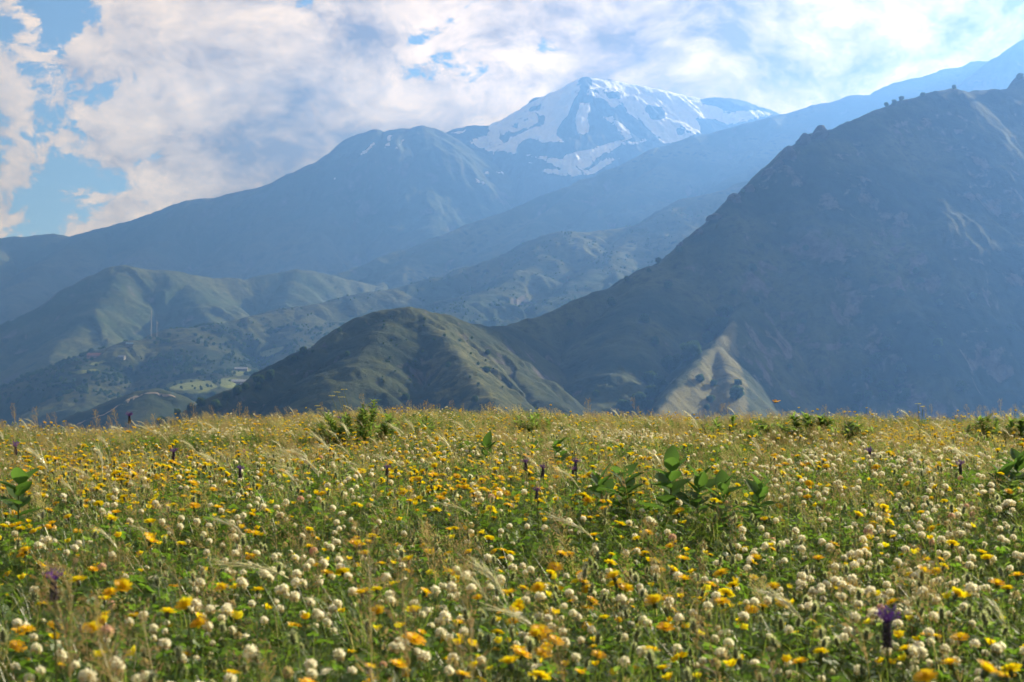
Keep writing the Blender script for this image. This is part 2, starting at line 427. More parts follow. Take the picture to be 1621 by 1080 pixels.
# little bare knoll with the dirt road
knoll = Hill([([(60, 720, 1650), (120, 672, 1700), (170, 648, 1740), (215, 624, 1780), (245, 616, 1800), (280, 630, 1810), (320, 652, 1790), (360, 700, 1760)], 0.5, 25),
              ([(235, 618, 1795), (230, 660, 1650), (220, 720, 1500)], 0.45, 30)], 110, 6, 2.5, 51, ds=1.25)
knoll.mesh('hill', M['mound'], 20, 420, 130, lin(1450, 2050, 70))

# scrubby ridge in the middle distance
ridge = Hill([
    ([(280, 640, 3100), (400, 560, 3250), (470, 515, 3350), (540, 488, 3430), (600, 462, 3500), (650, 452, 3560), (690, 441, 3600), (735, 426, 3660), (775, 412, 3700), (800, 407, 3730), (815, 401, 3750), (840, 401, 3770),
      (858, 388, 3785), (872, 377, 3800), (885, 367, 3810), (900, 365, 3820), (920, 368, 3850), (960, 364, 3900), (1000, 358, 3950), (1035, 345, 4000), (1060, 331, 4030), (1100, 324, 4100), (1125, 314, 4150), (1150, 300, 4200),
      (1185, 287, 4280), (1260, 262, 4400), (1400, 240, 4600)], 0.50, 22),
    ([(895, 365, 3815), (830, 430, 3500), (760, 470, 3250), (680, 505, 3000), (620, 560, 2800), (560, 640, 2600)], 0.46, 50),
    ([(1040, 342, 4000), (960, 410, 3600), (890, 470, 3250), (840, 530, 3000), (800, 620, 2750)], 0.48, 50),
    ([(1190, 287, 4290), (1130, 380, 3800), (1060, 470, 3300)], 0.48, 50),
    ([(600, 462, 3500), (540, 510, 3250), (480, 570, 3000)], 0.42, 60)], 330, 24, 7.0, 63, ds=1.15)
ridge.mesh('hill', M['far'], 300, 1300, 370, np.concatenate([lin(2650, 3850, 150), lin(3858, 4700, 60)]), {'field_and_sun': lambda X, Y, Z: np.zeros(X.shape)})

# blue hills left of the village
blue = Hill([
    ([(-350, 640, 4000), (-120, 566, 4150), (0, 513, 4300), (40, 499, 4350), (75, 484, 4380), (95, 470, 4400), (120, 450, 4420), (150, 436, 4450), (180, 423, 4480), (196, 420, 4500), (230, 426, 4540), (270, 429, 4580), (300, 434, 4620),
      (340, 440, 4680), (385, 442, 4740), (430, 433, 4800), (470, 427, 4850), (500, 430, 4900), (540, 440, 4950), (620, 460, 5050), (720, 500, 5150)], 0.68, 26),
    ([(196, 420, 4500), (150, 490, 4150), (90, 560, 3800), (40, 640, 3500)], 0.62, 50),
    ([(290, 433, 4610), (320, 480, 4350), (350, 530, 4050), (380, 600, 3700)], 0.62, 50),
    ([(465, 427, 4850), (450, 480, 4550), (440, 540, 4200)], 0.62, 50),
    ([(0, 513, 4300), (-40, 600, 3900), (-60, 680, 3500)], 0.62, 50)], 360, 30, 8.0, 71)
blue.mesh('hill', M['far'], -330, 760, 300, np.concatenate([lin(3450, 4750, 130), lin(4760, 5400, 30)]))

# long far ridge descending from the right
long_ridge = Hill([
    ([(380, 470, 5000), (480, 447, 5150), (540, 432, 5250), (600, 408, 5400), (640, 396, 5480), (700, 373, 5600), (760, 350, 5750), (820, 326, 5900), (880, 302, 6020), (930, 283, 6120), (980, 262, 6220), (1040, 234, 6340), (1100, 216, 6460),
      (1180, 196, 6600), (1240, 181, 6700), (1290, 166, 6800), (1340, 156, 6850), (1345, 152, 6860), (1380, 150, 6900), (1405, 136, 6930), (1420, 130, 6960), (1450, 124, 7000), (1490, 111, 7050), (1520, 106, 7080), (1540, 98, 7100), (1566, 97, 7130), (1600, 110, 7170), (1700, 90, 7300), (1900, 60, 7500)], 0.62, 20),
    ([(1530, 146, 6400), (1550, 115, 6420), (1575, 92, 6450), (1590, 84, 6470), (1610, 68, 6500), (1640, 50, 6550), (1760, 10, 6700), (1900, 30, 6800)], 0.85, 10),
    ([(930, 283, 6120), (850, 350, 5650), (790, 400, 5250), (740, 450, 4900)], 0.50, 30),
    ([(1100, 216, 6460), (1000, 300, 5850), (920, 380, 5300), (880, 440, 4900)], 0.50, 30),
    ([(1290, 166, 6800), (1180, 260, 6100), (1100, 340, 5500)], 0.6, 40),
    ([(700, 373, 5600), (640, 420, 5250), (580, 470, 4900)], 0.46, 30)], 480, 42, 11.0, 87)
long_ridge.mesh('mountain', M['far'], 360, 1820, 430, np.concatenate([lin(4850, 6900, 170), lin(6912, 7700, 40)]))

# left massif
massif = Hill([
    ([(-500, 420, 6700), (-250, 392, 6800), (0, 378, 6900), (45, 374, 6930), (75, 371, 6950), (110, 374, 6980), (155, 363, 7020), (205, 350, 7070), (250, 334, 7110), (300, 317, 7150), (345, 312, 7190), (390, 301, 7230), (440, 287, 7280), (475, 273, 7310), (500, 262, 7330),
      (530, 247, 7360), (550, 236, 7380), (565, 222, 7390), (580, 210, 7400), (592, 206, 7410), (606, 209, 7420), (620, 205, 7430), (635, 202, 7440), (652, 204, 7450), (667, 199, 7460), (685, 203, 7480), (705, 214, 7520), (740, 232, 7600), (790, 262, 7750), (850, 300, 7950), (930, 340, 8100)], 0.70, 24),
    ([(592, 206, 7410), (540, 300, 6900), (500, 370, 6400), (470, 430, 6000), (440, 480, 5600)], 0.66, 60),
    ([(667, 199, 7460), (680, 290, 6950), (680, 360, 6450), (660, 420, 6000)], 0.66, 60),
    ([(740, 232, 7600), (780, 300, 7200), (800, 350, 6800)], 0.66, 60),
    ([(300, 317, 7150), (250, 380, 6700), (190, 440, 6100), (150, 500, 5600)], 0.62, 60),
    ([(155, 363, 7020), (70, 420, 6400), (10, 480, 5800)], 0.62, 60),
    ([(440, 287, 7280), (390, 370, 6700), (350, 440, 6100), (320, 480, 5700)], 0.62, 60),
    ([(0, 378, 6900), (-80, 450, 6200), (-150, 520, 5600)], 0.62, 60)], 620, 52, 13.0, 95)
def c2(l): return [(540 + a / 3, b / 3) for a, b in l]
MSNOW = [c2(p) for p in ([(220, 640), (250, 640), (228, 700), (205, 720)], [(296, 652), (310, 660), (262, 715), (250, 712)], [(80, 735), (130, 695), (182, 650), (165, 685), (100, 748)],
                         [(670, 812), (725, 822), (725, 832), (680, 826)], [(735, 812), (785, 820), (780, 830), (740, 824)], [(742, 748), (812, 782), (808, 792), (750, 762)], [(630, 845), (695, 866), (680, 884), (640, 862)],
                         [(140, 785), (180, 758), (182, 768), (150, 792)], [(50, 780), (75, 765), (65, 790)], [(-40, 850), (-10, 835), (-20, 860)], [(450, 850), (470, 845), (470, 860), (455, 862)], [(720, 875), (770, 885), (760, 892)])]
def msnow(X, Y, Z):
    px, py = pix(X, Y, Z); a = np.zeros(X.shape)
    for p in MSNOW: a[inpoly(px, py, p)] = 1.0
    return -0.15 + 0.85 * blur(a, 1)
massif.mesh('mountain', M['massif'], -420, 960, 430, np.concatenate([lin(5400, 7700, 190), lin(7712, 8300, 20)]), {'snow': msnow})

# the snowy peak
peak = Hill([
    ([(600, 240, 9000), (660, 222, 9150), (700, 212, 9250), (722, 204, 9300), (740, 200, 9350), (780, 199, 9450), (795, 190, 9500), (812, 183, 9540), (830, 172, 9580), (842, 167, 9600), (862, 161, 9650), (880, 152, 9700), (895, 144, 9730), (905, 134, 9750), (914, 126, 9770), (924, 121.5, 9780), (938, 123.5, 9790),
      (970, 127, 9850), (1005, 135, 9900), (1040, 141, 9950), (1080, 150, 10000), (1110, 157, 10030), (1130, 154, 10050), (1150, 155, 10080), (1185, 162, 10120), (1205, 172, 10150), (1218, 177, 10170), (1240, 190, 10200), (1330, 230, 10350), (1480, 300, 10600)], 0.62, 14),
    ([(924, 122, 9780), (912, 170, 9450), (935, 215, 9050), (940, 260, 8600), (930, 300, 8250)], 0.62, 30),
    ([(1010, 136, 9900), (1000, 165, 9600), (1030, 205, 9200), (1060, 240, 8800)], 0.60, 30),
    ([(1130, 154, 10050), (1110, 185, 9750), (1130, 215, 9450), (1150, 260, 9000)], 0.60, 30),
    ([(842, 167, 9600), (850, 200, 9300), (830, 240, 8900), (850, 280, 8500)], 0.58, 30),
    ([(740, 200, 9350), (740, 235, 9000), (760, 270, 8600)], 0.56, 30)], 420, 38, 12.0, 107, ds=0.87)
PSNOW = [c2(p) for p in (
    [(515, 632), (600, 615), (590, 628), (560, 638)],
    [(590, 672), (650, 650), (690, 640), (700, 590), (800, 545), (880, 495), (950, 462), (1060, 402), (1110, 370), (1140, 350), (1165, 372), (1130, 440), (1100, 490), (1090, 510), (1080, 545), (1040, 590), (1020, 640), (1066, 676), (960, 676), (880, 655), (840, 690), (830, 735), (760, 715), (700, 722), (640, 695)],
    [(1128, 480), (1180, 488), (1186, 520), (1168, 560), (1182, 600), (1170, 636), (1128, 645), (1108, 570), (1124, 520)],
    [(1236, 550), (1290, 556), (1330, 588), (1362, 606), (1384, 650), (1370, 668), (1330, 645), (1290, 592)],
    [(1160, 366), (1300, 385), (1500, 420), (1620, 445), (1720, 470), (1760, 500), (1850, 530), (1960, 520), (2060, 540), (2030, 552), (1900, 585), (1760, 600), (1700, 635), (1620, 672), (1530, 682), (1470, 625), (1420, 580), (1360, 535), (1345, 490), (1290, 515), (1250, 470), (1200, 462), (1150, 450), (1190, 400)],
    [(870, 733), (960, 740), (1050, 762), (1060, 735), (1120, 715), (1200, 705), (1240, 688), (1330, 664), (1400, 676), (1440, 655), (1390, 638), (1420, 640), (1458, 668), (1410, 688), (1340, 690), (1290, 712), (1270, 730), (1250, 724), (1200, 760), (1180, 795), (1130, 812), (1080, 835), (1040, 800), (980, 768), (900, 745)],
    [(950, 800), (1060, 812), (1180, 806), (1260, 748), (1310, 755), (1200, 830), (1090, 842), (940, 815)],
    [(1460, 690), (1500, 690), (1480, 700)], [(1320, 745), (1355, 733), (1345, 750), (1310, 756)], [(880, 768), (930, 775), (910, 785)])]
PROCK = [c2(p) for p in ([(1140, 365), (1190, 372), (1180, 405), (1150, 440), (1135, 430), (1160, 395), (1115, 405)], [(800, 600), (850, 585), (830, 610)], [(930, 545), (970, 550), (960, 590), (900, 610), (820, 650), (790, 640), (940, 585)],
                         [(760, 645), (800, 640), (790, 680), (750, 660)], [(1250, 440), (1320, 438), (1330, 465), (1270, 470)], [(1200, 430), (1280, 420), (1200, 440)], [(1440, 510), (1530, 505), (1540, 560), (1480, 570)], [(1700, 470), (1840, 490), (1820, 512), (1750, 500), (1720, 500)],
                         [(1680, 570), (1760, 560), (1830, 590), (1720, 620)], [(900, 510), (950, 500), (940, 520), (900, 530)], [(1280, 640), (1100, 660), (1020, 690), (860, 665), (1040, 590)][0:0], [(1590, 610), (1640, 620), (1600, 650)])]
def psnow(X, Y, Z):
    px, py = pix(X, Y, Z); a = np.zeros(X.shape)
    for p in PSNOW: a[inpoly(px, py, p)] = 1.0
    for p in PROCK:
        if p: a[inpoly(px, py, p)] = 0.0
    a = 0.35 * blur(a, 1) + 0.65 * blur(a, 14)
    return -0.07 + 0.92 * a - 0.16 * peak.last_g.reshape(X.shape) * (a > 0.1)
peak.mesh('mountain', M['peak'], 600, 1300, 420, np.concatenate([lin(8000, 10150, 240), lin(10160, 10330, 12)]), {'snow': psnow})

# ------------------------------------------------------------------ ground: the meadow shelf, its drop and the valley floor
EDGE = 17.0
def ground_z(x, y):
    r = np.hypot(x, y * 1.0)
    e = EDGE + 2.2 * np.sin(x * 0.45 + 1.0) + 1.0 * np.sin(x * 1.3)
    dip = np.maximum(r - e, 0)
    drop = np.where(dip < 40, 0.55 * dip * dip / (dip + 12), 0.55 * 40 * 40 / 52 + 0.45 * (dip - 40))
    near = 1 / (1 + (r / 60) ** 2)
    z = near * (0.035 * fbm(x / 1.7, y / 1.7, 301, 3) + (0.05 + 0.010 * np.minimum(r, 18)) * fbm(x / 5.0, y / 5.0, 302, 3))
    return np.maximum(z - drop, -150 + 6 * fbm(x / 300, y / 300, 303, 3))
def ground_mesh():
    rad = np.concatenate([[0.0], np.geomspace(0.5, 30, 150), np.geomspace(31, 600, 50), np.geomspace(650, 16500, 30)])
    ang = np.linspace(0, 2 * np.pi, 241)[:-1]
    Rr, A = np.meshgrid(rad, ang, indexing='ij')
    X = Rr * np.sin(A); Y = np.where(Rr > 600, Rr * np.cos(A), Rr * np.cos(A))
    X = np.clip(X, -9000, 9000); Y = np.clip(Y, -1500, 9030)
    Z = ground_z(X, Y)
    nr, nc = X.shape
    v = np.stack([X.ravel(), Y.ravel(), Z.ravel()], 1); i = np.arange(nr * nc).reshape(nr, nc); j = np.roll(i, -1, 1)
    f = np.stack([i[:-1].ravel(), i[1:].ravel(), j[1:].ravel(), j[:-1].ravel()], 1)
    me = bpy.data.meshes.new('ground'); me.from_pydata(v.tolist(), [], f.tolist())
    me.polygons.foreach_set('use_smooth', np.ones(len(f), dtype=bool))
    return me
def ground_mat():
    m, t = newmat('meadow_soil')
    pos = t.n('ShaderNodeNewGeometry').outputs['Position']
    a = t.noise(pos, 2.5, 6, 0.6); b = t.noise(pos, 40, 8, 0.7)
    c = t.mix(t.ss(a, 0.35, 0.65), (0.030, 0.040, 0.012), (0.075, 0.060, 0.030))
    c = t.mix(t.ss(b, 0.4, 0.7), c, (0.035, 0.028, 0.016))
    bp = t.n('ShaderNodeBump', ins={'Strength': 0.8, 'Distance': 0.02, 'Height': b})
    s = t.n('ShaderNodeBsdfPrincipled', ins={'Base Color': c, 'Roughness': 1.0, 'Specular IOR Level': 0.0, 'Normal': bp.outputs[0]})
    t.n('ShaderNodeOutputMaterial', ins={0: s.outputs[0]})
    return m
gm = ground_mesh(); gm.materials.append(ground_mat())
tag(obj('ground', gm), kind='structure')

# ------------------------------------------------------------------ haze
def haze():
    mb = MB(); mb.box((0, 3735, 845), (19200, 10670, 2110))
    m, t = newmat('valley_haze')
    v = t.n('ShaderNodeVolumePrincipled', ins={'Color': (0.15, 0.37, 1.0, 1), 'Absorption Color': (0.2, 0.2, 0.2, 1), 'Density': 1.4e-4, 'Anisotropy': 0.5})
    t.n('ShaderNodeOutputMaterial', ins={1: v.outputs[0]})
    o = obj('haze', mb.mesh('haze', m)); o['kind'] = 'stuff'
haze()

# ------------------------------------------------------------------ trees on the hills
M['bark'] = plain('bark', (0.09, 0.07, 0.05), 0.95, 0.4, 6)
M['crown'] = leafmat('tree_leaves', (0.035, 0.062, 0.016), (0.075, 0.115, 0.028), 0.45, 0.0, fine=6.0)
def tree_meshes(seed):
    rnd = random.Random(seed); tk = MB(); cr = MB()
    h = rnd.uniform(0.78, 0.95)
    tk.tube([(0, 0, -0.12), (0.01, 0, 0.08), (0.02, 0.01, 0.25), (0.0, 0.02, 0.45)], [0.05, 0.04, 0.032, 0.018], 6)
    lobes = [(0, 0, h * 0.56, 0.38), (0.05, 0, h * 0.36, 0.32), (0, 0.03, h * 0.76, 0.24)]
    for k in range(11):
        a = k * 2.4 + rnd.uniform(-.4, .4); z = 0.16 + (h - 0.30) * (k + 0.5) / 11; rr = 0.36 * math.sqrt(max(0.05, 1 - ((z - 0.40) / (h - 0.32)) ** 2)) * rnd.uniform(.7, 1.05)
        lobes.append((rr * math.cos(a), rr * math.sin(a), z, rnd.uniform(0.11, 0.18)))
        tk.tube([(0, 0, 0.2 + 0.03 * k * 0.5), (rr * math.cos(a) * 0.5, rr * math.sin(a) * 0.5, z * 0.75), (rr * math.cos(a), rr * math.sin(a), z)], [0.02, 0.013, 0.005], 4)
    for (x, y, z, r) in lobes:
        for _ in range(int(1300 * r)):
            d = Vector((rnd.gauss(0, 1), rnd.gauss(0, 1), rnd.gauss(0, 1))).normalized()
            q = Vector((x, y, z)) + d * r * rnd.uniform(0.55, 1.08)
            if q.z < 0.0: continue
            n = (d + Vector((rnd.gauss(0, .6), rnd.gauss(0, .6), rnd.gauss(0, .6)))).normalized(); u = n.orthogonal().normalized(); w = n.cross(u)
            s = rnd.uniform(0.022, 0.045)
            cr.face([q - u * s - w * s * .3, q - w * s * .8, q + u * s, q + w * s * .8])
    return tk.mesh('trunk', M['bark']), cr.mesh('crown', M['crown'])
TREES = [tree_meshes(s) for s in range(6)]
def tree(p, w, label, group, i, name='tree'):
    root = empty(name, p, rng.uniform(0, 6.28), w)
    root.scale.z = w * rng.uniform(0.85, 1.1)
    t, c = TREES[i % 6]
    obj('trunk', t, root); obj('crown', c, root)
    tag(root, label, 'tree', group)
    return root
def tree_px(hill, px, py, wpx, r0, r1, label, group, i, name='tree'):
    p = hill.hit(px, py + wpx * 0.40, r0, r1)
    w = wpx / FPX * p[1] * 1.12
    return tree((p[0], p[1], p[2] - 0.06 * w), w, label, group, i, name)
ti = 0
ORD = ['first', 'second', 'third', 'fourth', 'fifth', 'sixth', 'seventh', 'eighth', 'ninth', 'tenth', 'eleventh', 'twelfth', 'thirteenth', 'fourteenth', 'fifteenth', 'sixteenth', 'seventeenth', 'eighteenth', 'nineteenth']
def many(hill, lst, r0, r1, label, group, uniq=None, name='tree', order=None, grow_by=1.0):
    global ti
    if order:
        lst = sorted(lst, key=lambda q: q[1] if order == 'down' else q[0])
        uniq = [label + ', %s %s' % (ORD[k], 'counting down from its top' if order == 'down' else 'from the left') for k in range(len(lst))]
    for k, (px, py, w) in enumerate(lst):
        lb = uniq[k] if uniq and uniq[k] else label
        tree_px(hill, px, py, w * grow_by, r0, r1, lb, group, ti, name); ti += 1
many(mound, [(480, 556, 13), (466, 567, 10), (428, 596, 15), (409, 600, 18), (375, 618, 15), (409, 613, 13), (318, 637, 15), (302, 645, 13), (281, 650, 13), (342, 642, 18), (255, 655, 19), (358, 627, 13), (537, 523, 8), (388, 612, 12), (495, 556, 6)], 930, 1420,
     'dark round tree among those at the foot of the left slope of the grassy mound', 'trees down the left slope of the mound',
     ['larger tree standing alone on the left skyline of the grassy mound', 'smaller tree just left of the lone tree on the mound skyline', 'right tree of the touching pair on the lower mound skyline', 'left tree of the touching pair on the lower mound skyline', None, None,
      'upright oval tree rising clear above the foot of the mound', None, 'round tree left of the upright oval one, beyond the meadow edge', None, 'wide bushy tree farthest left at the foot of the mound', None, 'tiny bush highest on the left skyline of the mound', None, 'tiny low bush right of the lone skyline tree'])
many(mound, [(770, 585, 14), (772, 558, 9), (710, 577, 9), (642, 628, 13), (550, 560, 11), (752, 632, 12)], 930, 1420, 'shrub', 'trees on the face of the mound',
     ['largest green tree on the sunlit right flank of the mound', 'dark tree above the largest one on the mound right flank', 'small tree in the middle of the rocky mound face', 'pale green tree low on the shaded front of the mound', 'dim tree on the shaded left front of the mound', 'dark tree low on the right spur of the mound just above the meadow'])
bl = []
for _ in range(46):
    bl.append((rng.uniform(600, 800), rng.uniform(500, 620), rng.uniform(2.5, 5.5)))
bl = [b for b in bl if b[1] > 494 + max(0, b[0] - 650) * 0.42]
many(mound, bl, 930, 1420, 'tiny dark bush dotted over the right flank of the grassy mound', 'tiny bushes on the mound', name='bush')
many(right, [(992, 442, 10), (1027, 428, 8), (1042, 413, 10), (1075, 395, 12), (1176, 303, 8), (1263, 228, 8), (1403, 165, 8), (1416, 163, 9), (1427, 157, 8), (1460, 150, 8), (1510, 139, 7), (1615, 121, 11)], 1500, 2500, 'x', 'trees on the skyline of the right mountain',
     ['lowest dark round tree on the left skyline of the big mountain', 'flat small bush on the skyline between two low trees', 'small loose tree on the skyline above the flat bush', 'dark tree at the foot of the rocky skyline of the big mountain', 'small tree tucked beside a crag halfway up the skyline', 'bush tucked behind the tall crags of the skyline',
      'left tree of the row of three on the upper skyline', 'middle tree of the row of three on the upper skyline', 'right, darkest tree of the row of three on the upper skyline', 'low wide bush on the upper skyline right of the three trees', 'low bush on the flat stretch of the upper skyline', 'round tree at the right edge of the picture on the upper skyline'])
many(right, [(1060, 577, 22), (1073, 572, 15), (1030, 597, 20), (1043, 612, 22), (1033, 623, 18), (1013, 635, 20), (1028, 640, 14), (1007, 646, 16), (987, 642, 16), (1152, 492, 16), (1142, 494, 14), (1135, 510, 17), (1145, 510, 15), (1123, 516, 14), (1136, 522, 19), (1122, 534, 17), (1093, 557, 24), (1100, 550, 16), (1085, 566, 14)], 1060, 2000,
     'green tree in the gully left of the sunlit spur', 'trees in the gully beside the spur', order='down', grow_by=1.3)
many(right, [(1108, 600, 15), (1130, 607, 11), (1125, 632, 15), (1168, 605, 13), (1166, 623, 25), (1119, 645, 12), (1197, 477, 12)], 1060, 2000, 'x', 'trees on the bright spur',
     ['dark round tree standing alone on the bright bare spur', 'thin tree right of the lone dark tree on the spur', 'round tree low on the middle of the spur', 'small tree on the right edge of the spur', 'largest bushy tree at the right foot of the spur', 'low bush at the foot of the spur behind the meadow', 'pale isolated tree above the top of the bright spur'])
many(right, [(968, 480, 15), (1057, 452, 15), (902, 513, 12), (1037, 545, 14), (1020, 505, 17), (943, 623, 12), (1203, 390, 12), (1276, 397, 11), (1192, 426, 14), (1272, 420, 9), (1342, 436, 12), (1382, 444, 10), (1412, 423, 12), (1450, 429, 12), (1457, 445, 13), (1425, 464, 14), (1487, 480, 13), (1162, 465, 12), (1402, 545, 22), (1337, 539, 14),
             (1485, 543, 15), (1475, 515, 12), (1492, 515, 12), (1387, 570, 19), (1428, 583, 17), (1483, 568, 12), (1375, 597, 24), (1423, 605, 15), (1522, 613, 18), (1343, 598, 17), (1272, 508, 9), (1540, 470, 12), (1560, 560, 14), (1600, 520, 14), (1250, 580, 10), (1300, 610, 12)], 1060, 2300,
     'dim round tree scattered on the shaded face of the big mountain', 'trees scattered on the shaded mountainside')
many(right, [(1359, 630, 16), (1375, 625, 14), (1397, 612, 17), (1398, 628, 17), (1410, 618, 14), (1425, 632, 18), (1434, 624, 16), (1353, 647, 14), (1367, 653, 12)], 1060, 2000,
     'pale green tree in the clump low on the right mountainside', 'sunlit clump of trees low on the right', order='left')

# crags along the rocky skyline
def crag(px, py, wpx, hpx, label, seed):
    rnd = random.Random(seed); wpx *= 1.7; hpx *= 0.75; p = right.hit(px, py + 3, 1500, 2400)
    s = p[1] / FPX; mb = MB(); n = 9
    rings = []
    for k, (zz, rr) in enumerate(((-0.6, 1.2), (0.0, 1.05), (0.35, 0.85), (0.7, 0.62), (0.95, 0.3))):
        ring = []
        for j in range(n):
            a = 2 * math.pi * j / n; q = rr * rnd.uniform(0.75, 1.2)
            ring.append((math.cos(a) * q * wpx * s / 2 + zz * wpx * s * 0.08, math.sin(a) * q * wpx * s / 2, (zz + rnd.uniform(-.08, .08)) * hpx * s))
        rings.append(ring)
    for a, b in zip(rings[:-1], rings[1:]):
        for j in range(n): mb.face([a[j], a[(j + 1) % n], b[(j + 1) % n], b[j]])
    mb.face(rings[-1])
    o = obj('crag', mb.mesh('crag', M['crag'])); o.location = p
    tag(o, label, 'rock', 'crags along the mountain skyline')
for k, (px, py, w, h, lb) in enumerate((
        (1297, 212, 18, 20, 'tallest dark crag on the skyline of the big mountain'), (1273, 222, 14, 18, 'crag just left of the tallest one on the skyline'), (1247, 244, 16, 20, 'blocky crag with a flat top below the two tallest'),
        (1232, 258, 10, 12, 'small crag leaning on the blocky crag'), (1216, 272, 12, 11, 'low broken crag halfway down the rocky skyline'), (1186, 298, 11, 12, 'crag beside a small tree halfway down the skyline'),
        (1161, 314, 14, 14, 'pointed crag at the lower third of the skyline'), (1132, 342, 14, 10, 'wide low crag near the foot of the rocky skyline'), (1106, 366, 9, 9, 'small block near the foot of the rocky skyline'), (1078, 386, 8, 8, 'lowest small block of the rocky skyline'))):
    crag(px, py, w, h, lb, k + 5)

# ------------------------------------------------------------------ geometry-node scatter of stuff
def scatter(name, protos, pos, rot, scl, idx, label=None, cat=None):
    col = bpy.data.collections.new('source_' + name)
    for k, (me) in enumerate(protos):
        o = bpy.data.objects.new('%s_source_%02d' % (name, k), me); col.objects.link(o)
    me = bpy.data.meshes.new(name); n = len(pos)
    me.vertices.add(n); me.vertices.foreach_set('co', np.asarray(pos, np.float32).ravel())
    for nm, ty, key, val in (('rot', 'FLOAT_VECTOR', 'vector', rot), ('scl', 'FLOAT', 'value', scl), ('idx', 'INT', 'value', idx)):
        a = me.attributes.new(nm, ty, 'POINT'); a.data.foreach_set(key, np.asarray(val, np.int32 if ty == 'INT' else np.float32).ravel())
    o = obj(name, me); o['kind'] = 'stuff'; tag(o, label, cat)
    ng = bpy.data.node_groups.new('scatter_' + name, 'GeometryNodeTree')
    ng.interface.new_socket('Geometry', in_out='INPUT', socket_type='NodeSocketGeometry')
    ng.interface.new_socket('Geometry', in_out='OUTPUT', socket_type='NodeSocketGeometry')
    N = ng.nodes; L = ng.links
    gi = N.new('NodeGroupInput'); go = N.new('NodeGroupOutput')
    ci = N.new('GeometryNodeCollectionInfo'); ci.inputs['Collection'].default_value = col
    ci.inputs['Separate Children'].default_value = True; ci.inputs['Reset Children'].default_value = True
    ip = N.new('GeometryNodeInstanceOnPoints'); ip.inputs['Pick Instance'].default_value = True
    def na(nm, ty):
        q = N.new('GeometryNodeInputNamedAttribute'); q.data_type = ty; q.inputs['Name'].default_value = nm
        return [s for s in q.outputs if s.enabled and s.name == 'Attribute'][0]
    er = N.new('FunctionNodeEulerToRotation')
    L.new(na('rot', 'FLOAT_VECTOR'), er.inputs[0])
    L.new(gi.outputs[0], ip.inputs['Points']); L.new(ci.outputs[0], ip.inputs['Instance'])
    L.new(na('idx', 'INT'), ip.inputs['Instance Index']); L.new(er.outputs[0], ip.inputs['Rotation']); L.new(na('scl', 'FLOAT'), ip.inputs['Scale'])
    L.new(ip.outputs[0], go.inputs[0])
    md = o.modifiers.new('scatter', 'NODES'); md.node_group = ng
    return o

# woodland on the village hill and scrub on the ridge: reads as one mass
def wood(name, hill, px0, px1, py0, py1, n, r0, r1, wlo, whi, thr, seed, label):
    rr = np.random.default_rng(seed); P = []; S = []
    Y = rr.uniform(r0, r1, n * 6) * hill.ds; U = (rr.uniform(px0, px1, n * 6) - CX) / FPX; X = U * Y
    Z = hill.z(X, Y); px, py = pix(X, Y, Z)
    d = fbm(X / 120, Y / 120, seed, 4)
    ok = (py > py0) & (py < py1) & (d > thr) & (Z > hill.floor + 5)
    if name == 'orchard':
        for poly in FIELD_SUN_POLYS: ok &= ~inpoly(px, py, poly)
    X, Y, Z = X[ok][:n], Y[ok][:n], Z[ok][:n]
    S = rr.uniform(wlo, whi, len(X)); n = len(X)
    rot = np.stack([np.zeros(n), np.zeros(n), rr.uniform(0, 6.28, n)], 1)
    scatter(name, [c for _, c in TREES], np.stack([X, Y, Z - 0.1 * S], 1), rot, S, rr.integers(0, 6, n), label, 'trees')
wood('orchard', village, -60, 560, 515, 640, 1500, 1900, 2900, 5, 11, -0.05, 401, 'dark orchard trees and hedges covering the terraced village hill')
wood('woodland', village, -200, 700, 455, 660, 500, 1800, 3050, 3, 7, 0.1, 405, 'thin scrub dotting the outer slopes of the village hill')
wood('scrub', ridge, 320, 1200, 320, 560, 1500, 2700, 4100, 4, 9, 0.05, 411, 'dark scrub dotted over the sunlit ridge behind the mound')

